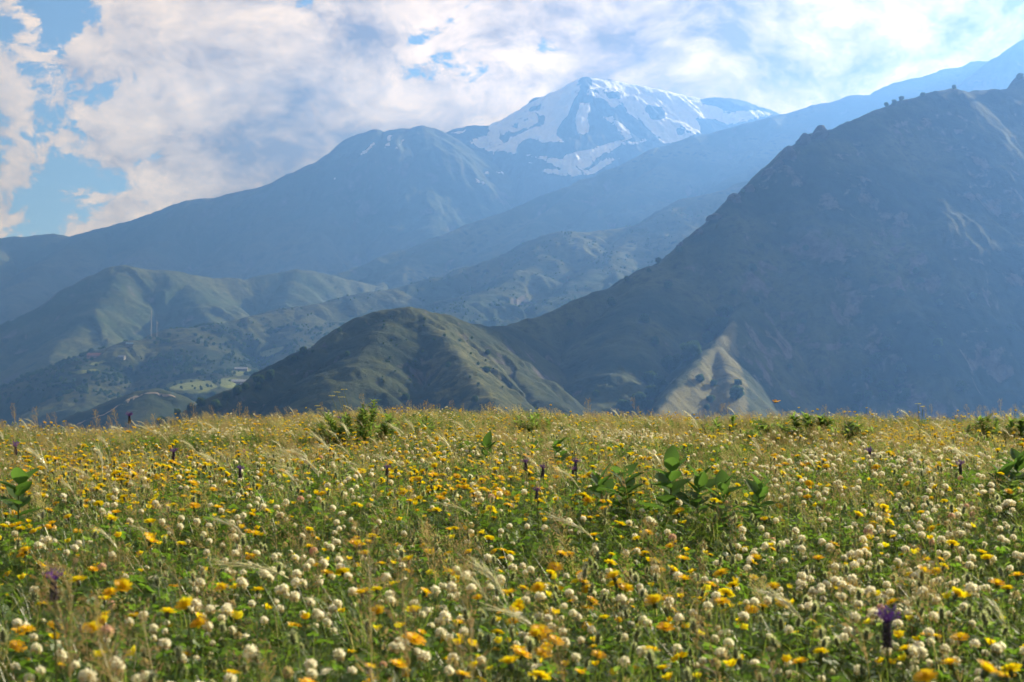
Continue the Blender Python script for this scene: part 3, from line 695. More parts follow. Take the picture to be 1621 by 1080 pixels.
# ------------------------------------------------------------------ village
M['white_wall'] = plain('white_render', (0.22, 0.215, 0.20), 0.9, 0.12, 0.6)
M['pink_wall'] = plain('pink_render', (0.42, 0.30, 0.27), 0.9, 0.15, 0.6)
M['blue_roof'] = plain('blue_metal_roof', (0.18, 0.30, 0.38), 0.75, 0.15, 0.5, 0.0)
M['pale_roof'] = plain('pale_metal_roof', (0.30, 0.31, 0.32), 0.75, 0.12, 0.5, 0.0)
M['red_roof'] = plain('red_tile_roof', (0.34, 0.16, 0.11), 0.85, 0.25, 1.0)
M['pane'] = plain('window_pane', (0.03, 0.04, 0.05), 0.2, 0.1, 1)
M['door'] = plain('wooden_door', (0.12, 0.07, 0.04), 0.7, 0.2, 3)
M['steel'] = plain('galvanised_steel', (0.30, 0.31, 0.33), 0.6, 0.2, 1, 0.5)
def house(px, py, wpx, hill, r0, r1, wall, roof, label, rz=0.2, storeys=1, flat=0.35):
    p = hill.hit(px, py, r0, r1); s = p[1] / FPX; w = wpx * s; d = w * 0.6; h = 2.9 * storeys + 0.4
    root = empty('house', (p[0], p[1], p[2]), rz)
    mb = MB(); mb.box((0, 0, h / 2 - 2), (w, d, h + 4)); 
    gable = h + d * flat
    for sx in (-1, 1): mb.face([(sx * w / 2, -d / 2, h), (sx * w / 2, d / 2, h), (sx * w / 2, 0, gable - 0.05)])
    obj('wall', mb.mesh('wall', wall), root)
    rf = MB(); o = 0.5; e = w / 2 + o
    for sy in (-1, 1):
        a = Vector((0, sy * (d / 2 + o), h - flat * o * 1.2)); b = Vector((0, 0, gable))
        top = [Vector((-e, a.y, a.z)), Vector((e, a.y, a.z)), Vector((e, 0, b.z)), Vector((-e, 0, b.z))]
        up = Vector((0, 0, 0.25))
        rf.face([v + up for v in top]); rf.face(top[::-1]); rf.face([top[0], top[1], top[1] + up, top[0] + up])
        for q, r_ in ((0, 3), (1, 2)): rf.face([top[q], top[r_], top[r_] + up, top[q] + up])
    ro = obj('roof', rf.mesh('roof', roof), root)
    ch = MB(); ch.box((w * 0.2, d * 0.12, gable + 0.3), (0.7, 0.7, 1.6)); obj('chimney', ch.mesh('chimney', M['pink_wall']), ro)
    nw = max(2, int(w / 3.2))
    for st in range(storeys):
        for k in range(nw):
            x = -w / 2 + w * (k + 0.5) / nw
            if st == 0 and k == nw // 2:
                q = MB(); q.box((x, -d / 2 - 0.02, 1.05), (1.0, 0.1, 2.1)); obj('door', q.mesh('door', M['door']), root); continue
            q = MB(); q.box((x, -d / 2 - 0.02, 1.7 + 2.9 * st), (1.2, 0.1, 1.3)); obj('window', q.mesh('window', M['pane']), root)
    return tag(root, label, 'house', 'houses of the village')
house(205, 547, 11, village, 2000, 2900, M['white_wall'], M['blue_roof'], 'small house with a pale blue roof near the top of the village hill', 0.25)
house(149, 566, 20, village, 2000, 2900, M['pink_wall'], M['red_roof'], 'long low house with a reddish roof left on the village hill', 0.05)
house(193, 568, 11, village, 2000, 2900, M['white_wall'], M['pale_roof'], 'grey house with a gable roof among trees on the village hill', -0.3, 1, 0.5)
house(382, 587, 20, village, 1900, 2900, M['white_wall'], M['pale_roof'], 'white house with a bright roof beside the trees near the mound', 0.1, 1, 0.25)
house(126, 455, 6, massif, 5000, 6900, M['white_wall'], M['pale_roof'], 'tiny far house on the slope above the left blue hill', 0.3) if False else None
house(378, 607, 26, village, 1800, 2700, M['pink_wall'], M['pale_roof'], 'long grey barn roof below the white house', 0.15, 1, 0.22)

def mast(px, py_top, py_base, label):
    p = village.hit(px, py_base, 2300, 2900); H = (py_base - py_top) / FPX * p[1]
    root = empty('radio_mast', p)
    w0, w1 = 2.2, 0.8
    legs = []
    for sx, sy in ((-1, -1), (1, -1), (1, 1), (-1, 1)):
        mb = MB(); mb.tube([(sx * w0 / 2, sy * w0 / 2, -2), (sx * w1 / 2, sy * w1 / 2, H)], 0.16, 4); obj('leg', mb.mesh('leg', M['steel']), root)
    br = MB(); n = 14
    for k in range(n):
        a = k / n; b = (k + 1) / n
        for (s1, s2) in (((-1, -1), (1, -1)), ((1, -1), (1, 1)), ((1, 1), (-1, 1)), ((-1, 1), (-1, -1))):
            wa = (w0 + (w1 - w0) * a) / 2; wb = (w0 + (w1 - w0) * b) / 2
            br.tube([(s1[0] * wa, s1[1] * wa, H * a), (s2[0] * wb, s2[1] * wb, H * b)], 0.1, 3)
            br.tube([(s1[0] * wb, s1[1] * wb, H * b), (s2[0] * wb, s2[1] * wb, H * b)], 0.09, 3)
    obj('lattice', br.mesh('lattice', M['steel']), root)
    an = MB(); an.tube([(0, 0, H), (0, 0, H + 5)], [0.15, 0.06], 4)
    obj('antenna', an.mesh('antenna', M['steel']), root)
    for k in range(3):
        d = MB(); a = k * 2.1; d.box((math.cos(a) * 1.2, math.sin(a) * 1.2, H * 0.86), (0.7, 0.7, 2.6)); obj('panel_antenna', d.mesh('panel_antenna', M['pale_roof']), root)
    tag(root, label, 'mast', 'radio masts on the village hill')
mast(239.5, 492, 536, 'taller left radio mast on the crest of the village hill')
mast(248.5, 508, 534, 'shorter right radio mast on the crest of the village hill')

# dirt road over the knoll
def road():
    pts = [(122, 670), (150, 660), (175, 650), (200, 636), (214, 627), (226, 623), (238, 621), (247, 621), (262, 626), (280, 629)]
    P = [Vector(knoll.hit(px, py + 1.5, 1450, 1900)) for px, py in pts]
    mb = MB(); L = []; Rr = []
    pr = []
    for a, b in zip(P[:-1], P[1:]):
        for k in range(8): pr.append(a.lerp(b, k / 8))
    for k, q in enumerate(pr):
        t = pr[min(k + 1, len(pr) - 1)] - pr[max(k - 1, 0)]; t.z = 0; t.normalize(); nrm = Vector((-t.y, t.x, 0))
        for side, lst in ((1, L), (-1, Rr)):
            e = q + nrm * side * 2.8; e.z = float(knoll.z(np.array([e.x]), np.array([e.y]))[0]) + 0.5; lst.append(e)
    mb.strip(L, Rr)
    o = obj('dirt_road', mb.mesh('dirt_road', plain('road_dirt', (0.25, 0.21, 0.155), 1.0, 0.2, 0.2))); o['kind'] = 'structure'
road()

#MEADOW#
# ------------------------------------------------------------------ meadow plants: materials
M['clover_leaf'] = leafmat('clover_leaf', (0.060, 0.125, 0.020), (0.110, 0.190, 0.030), 0.55, 0.03, 0.5)
M['blade'] = leafmat('grass_blade', (0.062, 0.110, 0.022), (0.155, 0.20, 0.050), 0.55, 0.05, 0.4)
M['straw'] = leafmat('straw', (0.34, 0.26, 0.15), (0.50, 0.42, 0.26), 0.45, 0.04, 0.5)
M['russet'] = leafmat('russet_seed', (0.24, 0.14, 0.10), (0.36, 0.25, 0.18), 0.45, 0.03, 0.5)
M['silver'] = leafmat('silver_awn', (0.55, 0.50, 0.36), (0.78, 0.73, 0.58), 0.45, 0.10, 0.35)
M['stem'] = leafmat('green_stem', (0.075, 0.115, 0.030), (0.14, 0.16, 0.050), 0.30, 0.04, 0.4)
M['petal'] = leafmat('yellow_petal', (0.86, 0.44, 0.006), (0.90, 0.54, 0.012), 0.40, 0.03, 0.5)
M['lemon'] = leafmat('lemon_petal', (0.80, 0.62, 0.02), (0.85, 0.66, 0.03), 0.40, 0.03, 0.5)
M['disc'] = leafmat('orange_disc', (0.74, 0.30, 0.006), (0.80, 0.38, 0.008), 0.25, 0.0)
M['bract'] = leafmat('green_bract', (0.06, 0.09, 0.03), (0.10, 0.12, 0.04), 0.25, 0.03)
M['floret'] = leafmat('white_floret', (0.86, 0.82, 0.74), (0.86, 0.78, 0.75), 0.55, 0.03, 0.5)
M['faded'] = leafmat('faded_floret', (0.55, 0.40, 0.33), (0.45, 0.36, 0.25), 0.40, 0.02)
M['pink'] = leafmat('pink_floret', (0.62, 0.30, 0.36), (0.66, 0.40, 0.45), 0.40, 0.02)
M['fuzz'] = leafmat('grey_fuzz', (0.34, 0.36, 0.27), (0.48, 0.47, 0.38), 0.45, 0.04, 0.6)
M['core'] = leafmat('green_core', (0.12, 0.15, 0.085), (0.17, 0.18, 0.11), 0.2, 0.0)
M['violet'] = leafmat('violet_floret', (0.16, 0.055, 0.40), (0.24, 0.09, 0.52), 0.45, 0.03)
M['plum'] = leafmat('dark_plum_floret', (0.030, 0.014, 0.035), (0.05, 0.022, 0.055), 0.2, 0.08)
M['broad'] = leafmat('broad_leaf', (0.045, 0.10, 0.028), (0.085, 0.155, 0.042), 0.45, 0.025, 0.6, fine=30)
M['bush_leaf'] = leafmat('bush_leaf', (0.095, 0.155, 0.042), (0.17, 0.23, 0.07), 0.6, 0.04, 0.5, fine=20)
M['wing'] = leafmat('butterfly_wing', (0.55, 0.24, 0.08), (0.62, 0.30, 0.10), 0.5, 0.02)
M['insect'] = plain('insect_body', (0.06, 0.04, 0.03), 0.7, 0.3, 200)

V = Vector
def curve_pts(base, lean, h, bend, n):
    """stem from base rising h, drifting by lean (x,y) with a bend"""
    return [V((base[0] + lean[0] * (t ** bend), base[1] + lean[1] * (t ** bend), base[2] + h * t)) for t in [k / n for k in range(n + 1)]]
def blade(mb, base, ang, length, width, curl, m=0, n=4, droop=0.0):
    L, Rr = [], []; d = V((math.cos(ang), math.sin(ang), 0)); side = V((-d.y, d.x, 0))
    for k in range(n + 1):
        t = k / n
        out = curl * length * t * t; up = length * t * (1 - 0.5 * curl * t) - droop * length * t ** 3
        c = V(base) + d * out + V((0, 0, up)); w = width * (1 - t) ** 0.7 + 0.0002
        L.append(c - side * w / 2); Rr.append(c + side * w / 2)
    mb.strip(L, Rr, m)
def stem(mb, pts, r, m=0, n=4): mb.tube(pts, [r * (1 - 0.35 * k / (len(pts) - 1)) for k in range(len(pts))], n, m, cap=False)
def leaf(mb, base, d, up, length, width, m=0, n=5, fold=0.25, curl=0.3, tip=0.8):
    """folded, curved leaf with a midrib; d = pointing direction, up = upper side"""
    d = V(d).normalized(); s = d.cross(V(up)).normalized(); u = s.cross(d)
    i = len(mb.v)
    for k in range(n + 1):
        t = k / n
        w = width * 0.5 * (math.sin(math.pi * min(1, t ** tip)) ** 0.8 if 0 < t < 1 else 0.02)
        c = V(base) + d * (length * (t - 0.12 * curl * t * t)) - u * (curl * length * t * t * 0.5)
        mb.v += [tuple(c - s * w + u * w * fold), tuple(c), tuple(c + s * w + u * w * fold)]
    for k in range(n):
        a = i + 3 * k
        mb.f += [(a, a + 1, a + 4, a + 3), (a + 1, a + 2, a + 5, a + 4)]; mb.mi += [m, m]
def rdir(rnd, zlo=-1, zhi=1):
    z = rnd.uniform(zlo, zhi); a = rnd.uniform(0, 6.283); q = math.sqrt(max(0, 1 - z * z))
    return V((q * math.cos(a), q * math.sin(a), z))

# flower heads, built with the top of the stem at the origin
def daisy_head(rnd, rad=0.015, np_=17, cup=0.35):
    pet, dis, br = MB(), MB(), MB()
    for ring, (n, ln, el, zz) in enumerate(((np_, rad, cup, 0.004), (np_ - 4, rad * 0.72, cup + 0.35, 0.0052), (9, rad * 0.45, cup + 0.75, 0.006))):
        for k in range(n):
            a = 2 * math.pi * (k + 0.5 * ring) / n + rnd.uniform(-.08, .08); e = el + rnd.uniform(-.12, .12)
            d = V((math.cos(a) * math.cos(e), math.sin(a) * math.cos(e), math.sin(e))); s = V((-math.sin(a), math.cos(a), 0))
            b = V((math.cos(a) * 0.002, math.sin(a) * 0.002, zz)); w = ln * 0.20; l = ln * rnd.uniform(.9, 1.05)
            mid = b + d * l * 0.6; tipc = b + d * l + V((0, 0, -0.06 * l))
            i = len(pet.v)
            pet.v += [tuple(b - s * w * .35), tuple(b + s * w * .35), tuple(mid + s * w), tuple(mid - s * w), tuple(tipc + s * w * .75), tuple(tipc - s * w * .75)]
            pet.f += [(i, i + 1, i + 2, i + 3), (i + 3, i + 2, i + 4, i + 5)]; pet.mi += [0, 0]
    for k in range(12):
        d = rdir(rnd, 0.5, 1); c = V((0, 0, 0.004)) + d * 0.0042; s = d.orthogonal().normalized() * .0011; t = d.cross(s)
        dis.face([c - s, c + t, c + s, c - t]); dis.face([V((0, 0, .004)), c - s, c + s])
    n = 8; prof = ((0.0014, -0.006), (0.0036, -0.003), (0.0038, 0.001), (0.0030, 0.005))
    for (r1, z1), (r2, z2) in zip(prof[:-1], prof[1:]):
        for k in range(n):
            a, b = 2 * math.pi * k / n, 2 * math.pi * (k + 1) / n
            br.face([(r1 * math.cos(a), r1 * math.sin(a), z1), (r1 * math.cos(b), r1 * math.sin(b), z1), (r2 * math.cos(b), r2 * math.sin(b), z2), (r2 * math.cos(a), r2 * math.sin(a), z2)])
    return pet, dis, br
def cup_head(rnd, rad=0.009, np_=5):
    pet = MB()
    for k in range(np_):
        a = 2 * math.pi * k / np_ + rnd.uniform(-.1, .1); e = rnd.uniform(.35, .8)
        d = V((math.cos(a) * math.cos(e), math.sin(a) * math.cos(e), math.sin(e))); up = V((-math.cos(a) * math.sin(e), -math.sin(a) * math.sin(e), math.cos(e)))
        leaf(pet, (0, 0, 0.001), d, up, rad * 1.15, rad * 1.1, 0, 3, 0.3, -0.4, 0.9)
    return pet
def clover_head(rnd, rad=0.0115, n=52):
    fl, fd = MB(), MB()
    for k in range(n):
        z = 1 - 1.75 * (k + .5) / n; a = k * 2.39996 + rnd.uniform(-.2, .2); q = math.sqrt(max(0, 1 - z * z))
        d = V((q * math.cos(a), q * math.sin(a), z * 0.85 + 0.12)).normalized()
        tgt = fd if (z < -0.35 or rnd.random() < 0.04) else fl
        b = V((0, 0, 0.002)) + d * rad * 0.35; tp = V((0, 0, 0.002)) + d * rad * rnd.uniform(.9, 1.12)
        if tgt is fd: tp.z -= rad * 0.25
        s = d.orthogonal().normalized(); s = Matrix.Rotation(rnd.uniform(0, 6.28), 3, d) @ s; t = d.cross(s); w = rad * 0.17
        m = b.lerp(tp, 0.6)
        tgt.face([b, m - s * w + t * w * .3, tp, m + s * w + t * w * .3]); tgt.face([b, m - t * w, tp + s * w * .3, m + t * w])
    return fl, fd
def fuzzy_head(rnd, rx=0.0065, rz=0.011):
    co, fu = MB(), MB(); n = 7
    for i in range(5):
        for k in range(n):
            def pt(i_, k_):
                th = math.pi * i_ / 5; a = 2 * math.pi * k_ / n
                return (rx * .72 * math.sin(th) * math.cos(a), rx * .72 * math.sin(th) * math.sin(a), rz - rz * .9 * math.cos(th))
            co.face([pt(i, k), pt(i, k + 1), pt(i + 1, k + 1), pt(i + 1, k)])
    for k in range(95):
        d = rdir(rnd, -.8, 1); b = V((rx * .6 * d.x, rx * .6 * d.y, rz + rz * .8 * d.z)); dd = (d + V((0, 0, .55))).normalized()
        tp = b + dd * rx * rnd.uniform(.8, 1.3); s = dd.orthogonal().normalized() * 0.00055
        fu.face([b - s, b + s, tp])
    return co, fu
def tassel_head(rnd):
    """tassel hyacinth: plum bells below, a tuft of violet threads on top"""
    lo, up = MB(), MB()
    for k in range(46):
        t = k / 46; z = -0.046 + 0.046 * t; a = k * 2.4; el = -0.35 + 0.9 * t
        d = V((math.cos(a) * math.cos(el), math.sin(a) * math.cos(el), math.sin(el))); ln = 0.012 * (1 - 0.3 * t)
        b = V((0, 0, z)); c = b + d * ln
        lo.tube([b, b + d * ln * .45, b + d * ln * .75, c], [.0006, .0022, .0030, .0015], 5)
    for k in range(30):
        a = k * 2.4; el = rnd.uniform(.35, 1.35); d = V((math.cos(a) * math.cos(el), math.sin(a) * math.cos(el), math.sin(el)))
        b = V((0, 0, rnd.uniform(-.004, .006))); ln = rnd.uniform(.016, .030)
        up.tube([b, b + d * ln * .6, b + d * ln], [.0007, .0008, .0006], 4)
        c = b + d * ln; up.tube([c, c + d * .0035, c + d * .006], [.0012, .0022, .0010], 5)
    return lo, up
def panicle(mb, rnd, base, lean, h, m_stem, m_seed, n=34, spread=0.018, ln=0.10):
    pts = curve_pts(base, lean, h, 2.0, 6); stem(mb, pts, 0.0008, m_stem, 3)
    for k in range(n):
        t = 1 - (k / n) * (ln / h); q = t * 6; i = min(5, int(q)); c = pts[i].lerp(pts[i + 1], q - i)
        w = spread * math.sin(math.pi * min(1, 0.15 + 0.85 * k / n)); a = rnd.uniform(0, 6.28)
        d = V((math.cos(a) * w - abs(w) * .4, math.sin(a) * w, rnd.uniform(.2, 1) * w + .004)); e = c + d
        dd = d.normalized(); s = dd.orthogonal().normalized() * .0013; f = e + dd * rnd.uniform(.006, .010)
        mb.face([c - s * .15, c + s * .15, e + s * .15, e - s * .15], m_seed)
        mid = e.lerp(f, .45); t2 = dd.cross(s)
        mb.face([e, mid - s, f, mid + s], m_seed); mb.face([e, mid - t2, f, mid + t2], m_seed)
def plume(mb_stem, mb_head, rnd, lean, h, m_stem=0, m_head=0, n=46, awn=0.075):
    """nodding awned grass head blown to one side"""
    pts = []
    for k in range(11):
        t = k / 10; pts.append(V((lean[0] * t ** 2.6, lean[1] * t ** 2.6, h * (t - 0.16 * t ** 4))))
    stem(mb_stem, pts, 0.0011, m_stem, 4)
    for k in range(n):
        t = 0.66 + 0.34 * k / n; q = t * 10; i = min(9, int(q)); c = pts[i].lerp(pts[i + 1], q - i); d = (pts[i + 1] - pts[i]).normalized()
        dd = (d + V((rnd.gauss(0, .13), rnd.gauss(0, .13), rnd.gauss(0, .13)))).normalized(); s = dd.orthogonal().normalized(); s = Matrix.Rotation(rnd.uniform(0, 6.3), 3, dd) @ s
        e = c + dd * .010; f = c + dd * awn * rnd.uniform(.6, 1.1) + V((lean[0], lean[1], -0.02)).normalized() * .006
        mb_head.face([c, c.lerp(e, .5) - s * .0016, e, c.lerp(e, .5) + s * .0016], m_head)
        mb_head.face([e - s * .00045, e + s * .00045, f], m_head)

# whole small plants as one mesh, for the carpet that nobody could count
def leaf_clump(seed, mat='clover_leaf', n=13, hmax=0.13, size=0.012, spread=0.06):
    rnd = random.Random(seed); mb = MB()
    for k in range(n):
        a = rnd.uniform(0, 6.28); r_ = spread * math.sqrt(rnd.random()); h = rnd.uniform(.35, 1) * hmax
        b = V((r_ * math.cos(a) * .4, r_ * math.sin(a) * .4, -0.01)); t = V((r_ * math.cos(a), r_ * math.sin(a), h))
        s = (t - b).orthogonal().normalized() * .0006; mb.face([b - s, b + s, t + s, t - s], 1)
        a0 = rnd.uniform(0, 6.28); z = rnd.uniform(.75, 1.25) * size
        tl = V((rnd.gauss(0, .35), rnd.gauss(0, .35), 1)).normalized()
        for j in range(3):
            aa = a0 + j * 2.094; d = V((math.cos(aa), math.sin(aa), 0)); d = (d - tl * d.dot(tl)).normalized()
            leaf(mb, t, d, tl, z * 1.25, z * 1.15, 0, 3, 0.15, 0.2, 1.1)
    return mb.mesh('leaf_clump', [M[mat], M['stem']])
def herb(seed):
    rnd = random.Random(seed); mb = MB()
    for s_ in range(rnd.randint(2, 4)):
        h = rnd.uniform(.10, .22); a = rnd.uniform(0, 6.28); pts = curve_pts((0.02 * math.cos(a), .02 * math.sin(a), -0.01), (.03 * math.cos(a) - .015, .03 * math.sin(a)), h, 1.5, 5); stem(mb, pts, .0011, 1, 3)
        for k in range(9):
            q = (k + 1) / 10 * 5; i = min(4, int(q)); c = pts[i].lerp(pts[i + 1], q - i); aa = k * 2.4
            d = V((math.cos(aa), math.sin(aa), rnd.uniform(.2, .8))); leaf(mb, c, d, (0, 0, 1), rnd.uniform(.018, .034), rnd.uniform(.005, .010), 0, 3, .3, .4, .8)
    return mb.mesh('herb', [M['bush_leaf'], M['stem']])
def tuft(seed, mats=('blade', 'blade', 'blade', 'blade', 'straw'), n=16, hlo=.09, hhi=.26, w=.0028, wind=0.3):
    rnd = random.Random(seed); mb = MB()
    for k in range(n):
        a = rnd.uniform(0, 6.28) if rnd.random() > wind else math.pi + rnd.gauss(0, .5)
        r_ = rnd.uniform(0, .03); q = rnd.uniform(0, 6.28)
        blade(mb, (r_ * math.cos(q), r_ * math.sin(q), -.01), a, rnd.uniform(hlo, hhi), w * rnd.uniform(.6, 1.2), rnd.uniform(.15, .9), k % len(mats))
    return mb.mesh('tuft', [M[m] for m in mats])
def whole(parts, h, lean, mats, seed, leaves=0):
    """head parts on a stem, joined"""
    rnd = random.Random(seed); mb = MB(); pts = curve_pts((0, 0, -.01), lean, h, 1.7, 4); stem(mb, pts, .0010, 0, 3)
    tilt = Matrix.Rotation(rnd.uniform(-.5, .5), 3, 'X') @ Matrix.Rotation(rnd.uniform(-.5, .3), 3, 'Y'); top = pts[-1]
    for k, p in enumerate(parts):
        i = len(mb.v); mb.v += [tuple(tilt @ V(v) + top) for v in p.v]; mb.f += [tuple(i + j for j in f) for f in p.f]; mb.mi += [k + 1] * len(p.f)
    for k in range(leaves):
        a = rnd.uniform(0, 6.28); blade(mb, (0, 0, 0), a, rnd.uniform(.05, .10), .004, .9, 0, 3)
    return mb.mesh('whole', [M['stem']] + [M[m] for m in mats])

# ------------------------------------------------------------------ where they grow
def fan(n, y0, y1, p=1.0, seed=0, wide=0.40):
    """n points over the wedge of meadow in front of the camera; p>1 thins them with distance"""
    r_ = np.random.default_rng(seed); t = r_.random(n)
    y = y0 * (y1 / y0) ** t if p == 'log' else (y0 ** p + t * (y1 ** p - y0 ** p)) ** (1 / p)
    x = r_.uniform(-1, 1, n) * (wide * y + 0.55)
    return x, y
def gpt(px, py): y = 0.40 * FPX / (py - HORIZ); return ((px - CX) / FPX * y, y)
def patches(x, y, lst):
    px, py = pix(x, y, np.full(x.shape, 0.2)); s = np.zeros(x.shape)
    for cx, cy_, rx, ry, w in lst: s = np.maximum(s, w * np.exp(-((px - cx) / rx) ** 2 - ((py - cy_) / ry) ** 2))
    return s
def thin(x, y, prob, seed):
    k = np.random.default_rng(seed).random(len(x)) < prob
    return x[k], y[k]
def place(x, y, seed, smin=.8, smax=1.25, nvar=4, tilt=0.15, wind=0.0, sink=0.0):
    r_ = np.random.default_rng(seed); n = len(x); z = ground_z(x, y) - sink
    rot = np.stack([r_.normal(0, tilt, n), r_.normal(0, tilt, n) - wind, r_.uniform(0, 6.28, n)], 1)
    return np.stack([x, y, z], 1), rot, r_.uniform(smin, smax, n), r_.integers(0, nvar, n)
YF = 21.0
NZ = lambda x, y, sc, seed: fbm(x / sc, y / sc, seed, 3)

# clover leaves, herbs and grass
x, y = fan(70000, 0.9, YF, 1.3, 501)
q = patches(x, y, [(750, 950, 500, 160, .5), (200, 830, 250, 70, .6), (700, 860, 400, 60, .3)])
x, y = thin(x, y, np.clip(.55 + .5 * NZ(x, y, 1.1, 61) + q - .03 * np.maximum(0, y - 8), .12, 1), 502)
scatter('clover_leaves', [leaf_clump(s) for s in range(5)] + [leaf_clump(s, 'broad', 8, .10, .016, .06) for s in range(5, 7)], *place(x, y, 503, .75, 1.25, 7), 'green clover leaves carpeting the ground between the meadow flowers', 'clover leaves')
x, y = fan(15000, 0.9, YF, 1.5, 511)
scatter('herbs', [herb(s) for s in range(5)], *place(x, y, 513, .7, 1.3, 5), 'low leafy herbs filling the meadow between the flowers', 'herbs')
x, y = fan(36000, 0.9, YF, 1.4, 521)
scatter('green_grass', [tuft(s) for s in range(5)], *place(x, y, 523, .6, 1.15, 5, .12, .1), 'thin green grass blades growing through the meadow', 'grass')
x, y = fan(11000, 1.6, YF, 1.8, 531)
x, y = thin(x, y, np.clip(-.05 + .065 * (y - 1.5) + .45 * NZ(x, y, 1.6, 66), .03, 1), 532)
def dry(seed):
    rnd = random.Random(seed); mb = MB()
    for k in range(4):
        a = rnd.uniform(0, 6.28); panicle(mb, rnd, (.03 * math.cos(a), .03 * math.sin(a), -.01), (rnd.uniform(-.09, .0), rnd.uniform(-.03, .03)), rnd.uniform(.14, .24), 0, 1, 26, .016, .07)
    for k in range(5): blade(mb, (0, 0, 0), rnd.uniform(2.2, 4.2), rnd.uniform(.1, .22), .002, .6, 0)
    return mb.mesh('dry', [M['straw'], M['russet'] if seed % 3 else M['straw']])
r_ = np.random.default_rng(534); pp = place(x, y, 533, .75, 1.15, 5, .1)
pp[1][:, 2] = r_.normal(0, .6, len(x))
scatter('dry_grass', [dry(s) for s in range(5)], *pp, 'tan and russet dry grasses thickening towards the far edge of the meadow', 'grass')

# countable flowers: the largest three hundred of each kind are things, the rest one carpet
def visible_sorted(x, y, n):
    px, py = pix(x, y, np.full(x.shape, .2)); ok = (px > 5) & (px < 1616) & (py < 1072)
    order = np.argsort(np.where(ok, y, 1e9)); return order[:n]
def grow(name, x, y, seed, hs, variants, group, label, cat, carpet_name, carpet_label, nmax=300, smin=.6, smax=1.25, tilt=.12, yaw=None):
    """variants: list of (list of (part name, mesh), joined mesh)"""
    pos, rot, scl, idx = place(x, y, seed, smin, smax, len(variants), tilt)
    if yaw is not None: rot[:, 2] = np.random.default_rng(seed + 1).normal(0, yaw, len(x))
    near = visible_sorted(x, y, nmax); mask = np.ones(len(x), bool); mask[near] = False
    for i in near:
        o = empty(name, pos[i]); o.rotation_euler = rot[i]; o.scale = [scl[i]] * 3
        tag(o, label, cat, group)
        for nm, me in variants[idx[i]][0]: obj(nm, me, o)
    if mask.any() and carpet_name:
        scatter(carpet_name, [v[1] for v in variants], pos[mask], rot[mask], scl[mask], idx[mask], carpet_label, cat)
def move(mb, top, tilt):
    mb.v = [tuple(tilt @ V(v) + top) for v in mb.v]; return mb
def flower_variant(seed, heads, h, lean, names, mats, leafn=2, smooth=False):
    """heads(rnd) -> list of MB; returns separate part meshes and a joined mesh"""
    rnd = random.Random(seed); P = heads(rnd)
    joined = whole(P, h, lean, mats, seed, leafn)
    rnd2 = random.Random(seed); pts = curve_pts((0, 0, -.01), lean, h, 1.7, 4)
    tilt = Matrix.Rotation(rnd2.uniform(-.5, .5), 3, 'X') @ Matrix.Rotation(rnd2.uniform(-.5, .3), 3, 'Y')
    st = MB(); stem(st, pts, .0010, 0, 5)
    parts = [('stem', st.mesh('stem', M['stem']))]
    for nm, mt, p in zip(names, mats, P): parts.append((nm, move(p, pts[-1], tilt).mesh(nm, M[mt])))
    if leafn:
        lf = MB(); 
        for k in range(leafn): blade(lf, (0, 0, 0), rnd2.uniform(0, 6.28), rnd2.uniform(.05, .10), .004, .9, 0, 3)
        parts.append(('leaves', lf.mesh('leaves', M['stem'])))
    return parts, joined
rv = random.Random(3)
YEL = [flower_variant(s, lambda r: daisy_head(r, r.uniform(.0125, .0168), r.choice((15, 17, 19)), r.uniform(.1, .75)), rv.uniform(.16, .25), (rv.uniform(-.05, .02), rv.uniform(-.02, .02)), ('petals', 'flower_centre', 'bracts'), ('petal', 'disc', 'bract')) for s in range(6)]
BUT = [flower_variant(s + 20, lambda r: [cup_head(r, r.uniform(.0085, .0120))], rv.uniform(.13, .21), (rv.uniform(-.04, .02), rv.uniform(-.02, .02)), ('petals',), ('lemon' if s == 3 else 'petal',)) for s in range(4)]
WHI = [flower_variant(s + 40, lambda r: list(clover_head(r, r.uniform(.0085, .0118))), rv.uniform(.11, .19), (rv.uniform(-.04, .03), rv.uniform(-.02, .02)), ('flower_head', 'faded_florets'), ('floret', 'faded'), 0) for s in range(6)]
WHI += [flower_variant(s + 50, lambda r: list(clover_head(r, r.uniform(.0075, .0100), 40)), rv.uniform(.10, .16), (rv.uniform(-.04, .03), rv.uniform(-.02, .02)), ('flower_head', 'faded_florets'), ('faded' if s == 0 else 'floret', 'faded'), 0) for s in range(2)]
PNK = [flower_variant(s + 60, lambda r: list(clover_head(r, r.uniform(.010, .012))), rv.uniform(.12, .19), (rv.uniform(-.03, .03), 0), ('flower_head', 'faded_florets'), ('pink', 'faded'), 0) for s in range(3)]
FUZ = [flower_variant(s + 80, lambda r: list(fuzzy_head(r, r.uniform(.0055, .007), r.uniform(.009, .012))), rv.uniform(.12, .20), (rv.uniform(-.03, .03), 0), ('seed_core', 'seed_hairs'), ('core', 'fuzz'), 2) for s in range(4)]

